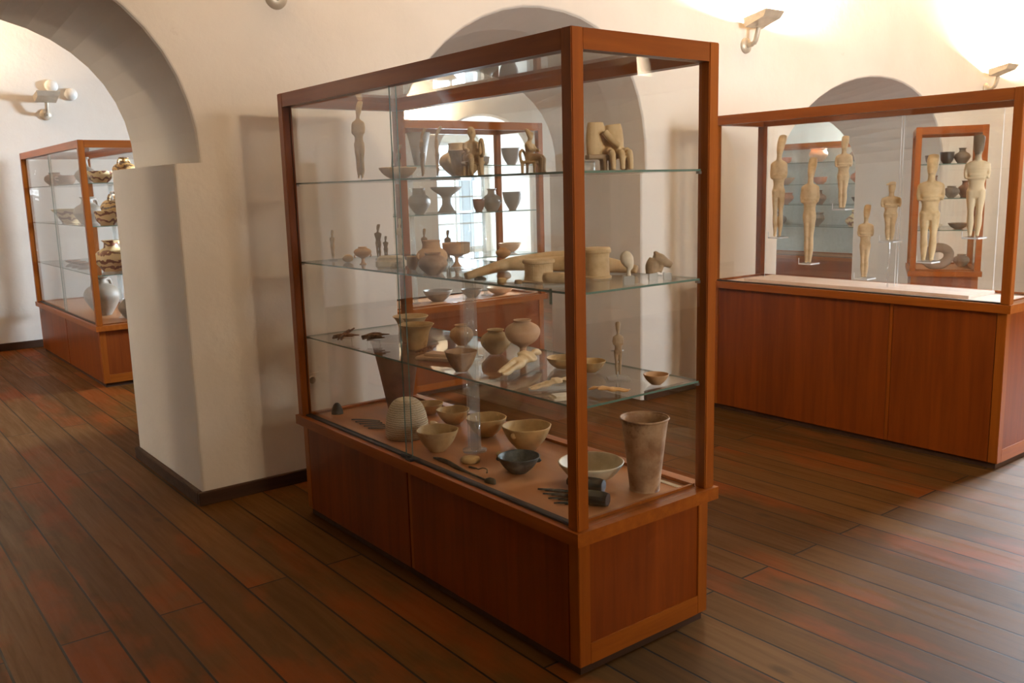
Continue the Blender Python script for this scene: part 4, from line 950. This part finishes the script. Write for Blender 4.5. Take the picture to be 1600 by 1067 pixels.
# ------------------------------------------------------------------ wall lamps, fire detectors, socket
def uplighter(name, loc, label, lit=45, rz=0, az=0.0, aim=None, spread=180):
    root = empty(name, loc, rz); root.scale = (1.2, 1.2, 1.2); tag(root, label, 'wall lamp')
    bm = bmesh.new(); lathe(bm, [(0, 0), (.05, 0), (.048, .012), (.02, .02), (0, .02)], 24)
    bmesh.ops.rotate(bm, verts=bm.verts, cent=(0, 0, 0), matrix=Matrix.Rotation(PI/2, 3, 'X'))
    obj('wall_plate', bm, M['lampm'], root, smooth=True)
    bm = bmesh.new(); tube(bm, [(0, -.015, 0), (0, -.07, .01), (0, -.09, .06), (0, -.10, .10)], [.016]*4, 10, 3); obj('arm', bm, M['lampm'], root, smooth=True)
    hd = bmesh.new()
    # shallow tilted trough with a wedge section
    vs = [(-.085, -.06, .10), (.085, -.06, .10), (.085, -.20, .145), (-.085, -.20, .145), (-.095, -.05, .155), (.095, -.05, .155), (.095, -.225, .185), (-.095, -.225, .185)]
    v = [hd.verts.new(p) for p in vs]
    for f in ((0, 1, 2, 3), (0, 4, 5, 1), (1, 5, 6, 2), (2, 6, 7, 3), (3, 7, 4, 0)): hd.faces.new([v[i] for i in f])
    ho = obj('lamp_head', hd, M['lampm'], root)
    md = ho.modifiers.new('thick', 'SOLIDIFY'); md.thickness = .006
    if lit:
        bm = bmesh.new(); tube(bm, [(-.05, -.13, .150), (.05, -.13, .150)], [.006, .006], 10, 1); obj('halogen_tube', bm, M['bulb'], root, smooth=True)
        l = bpy.data.lights.new('halogen', 'AREA'); l.shape = 'RECTANGLE'; l.size = .12; l.size_y = .08; l.energy = lit; l.color = WARM
        lo_ = bpy.data.objects.new('halogen', l); COL.objects.link(lo_); lo_.parent = root; lo_.location = (0, -.135, .178)
        lo_.rotation_euler = Vector(aim or (az, .42, .9)).to_track_quat('-Z', 'Y').to_euler(); l.spread = math.radians(spread)
        if aim: lo_.location = (0, -.30, .16); l.size = .35; l.size_y = .25
    return root
uplighter('wall_lamp', (5.88, WY0, 2.62), 'lit uplighter on the wall above the space between the two arches', 360, az=.1)
uplighter('wall_lamp', (9.88, WY0, 2.47), 'lit uplighter at the top right, above the case of marble idols', 360, az=.25)
uplighter('wall_lamp', (2.04, WY0, 2.585), 'wall lamp cut by the picture top, on the pier by the left arch', 170)
uplighter('wall_lamp', (2.15, YB, 2.48), 'white uplighter on the far wall, seen through the left archway', 0)
uplighter('wall_lamp', (6.75, YB, 2.18), 'uplighter on the far wall of the back room beside the window niche', 120)
uplighter('wall_lamp', (.3, YB, 2.45), 'unseen uplighter added on the far wall of the back room, left of the picture edge', 420)  # unseen lamp added to brighten the left part of the back room
for x, pw, ax in ((1.85, 45, 0), (7.6, 60, -.12)): uplighter('wall_lamp', (x, YF, 2.72), 'floodlight on the wall behind the viewer, ' + ('left one' if x < 3 else 'right one'), pw, PI, aim=(ax, -1, .10), spread=110)
uplighter('wall_lamp', (XL, 7.0, 2.6), 'unseen floodlight added on the left wall of the back room, outside the picture', 26, PI/2, aim=(-.75, -1, .05), spread=130)  # unseen light added to lift the pier jamb and left case
for x, z, lb in ((2.235, 2.78, 'upper of two round white detectors on the far wall above the lamp'), (2.42, 2.70, 'lower of two round white detectors on the far wall beside the lamp')):
    bm = bmesh.new(); lathe(bm, [(0, 0), (.065, 0), (.065, .02), (.05, .045), (0, .05)], 24)
    bmesh.ops.rotate(bm, verts=bm.verts, cent=(0, 0, 0), matrix=Matrix.Rotation(PI/2, 3, 'X'))
    o = obj('smoke_detector', bm, M['white'], None, (x, YB, z), (0, 0, 0), True); tag(o, lb, 'detector')
root = empty('power_socket', (2.10, WY0, .565)); tag(root, 'white wall power socket low on the pier, seen through the glass', 'socket')
bm = bmesh.new(); box(bm, -.042, -.010, -.042, .042, 0, .042, bev=.003); obj('face_plate', bm, M['white'], root)
bm = bmesh.new(); lathe(bm, [(.020, -.001), (.024, -.001), (.024, .006), (.020, .006)], 28); 
bmesh.ops.rotate(bm, verts=bm.verts, cent=(0, 0, 0), matrix=Matrix.Rotation(PI/2, 3, 'X')); bmesh.ops.translate(bm, verts=bm.verts, vec=(0, -.010, 0)); obj('collar', bm, M['white'], root)
bm = bmesh.new(); lathe(bm, [(0, 0), (.020, 0), (.020, .001), (0, .001)], 28)
for sx in (-.009, .009): lathe(bm, [(0, .001), (.003, .001), (.003, .0015), (0, .0015)], 10, cx=sx)
bmesh.ops.rotate(bm, verts=bm.verts, cent=(0, 0, 0), matrix=Matrix.Rotation(PI/2, 3, 'X')); bmesh.ops.translate(bm, verts=bm.verts, vec=(0, -.010, 0)); obj('pin_recess', bm, M['socketgrey'], root)
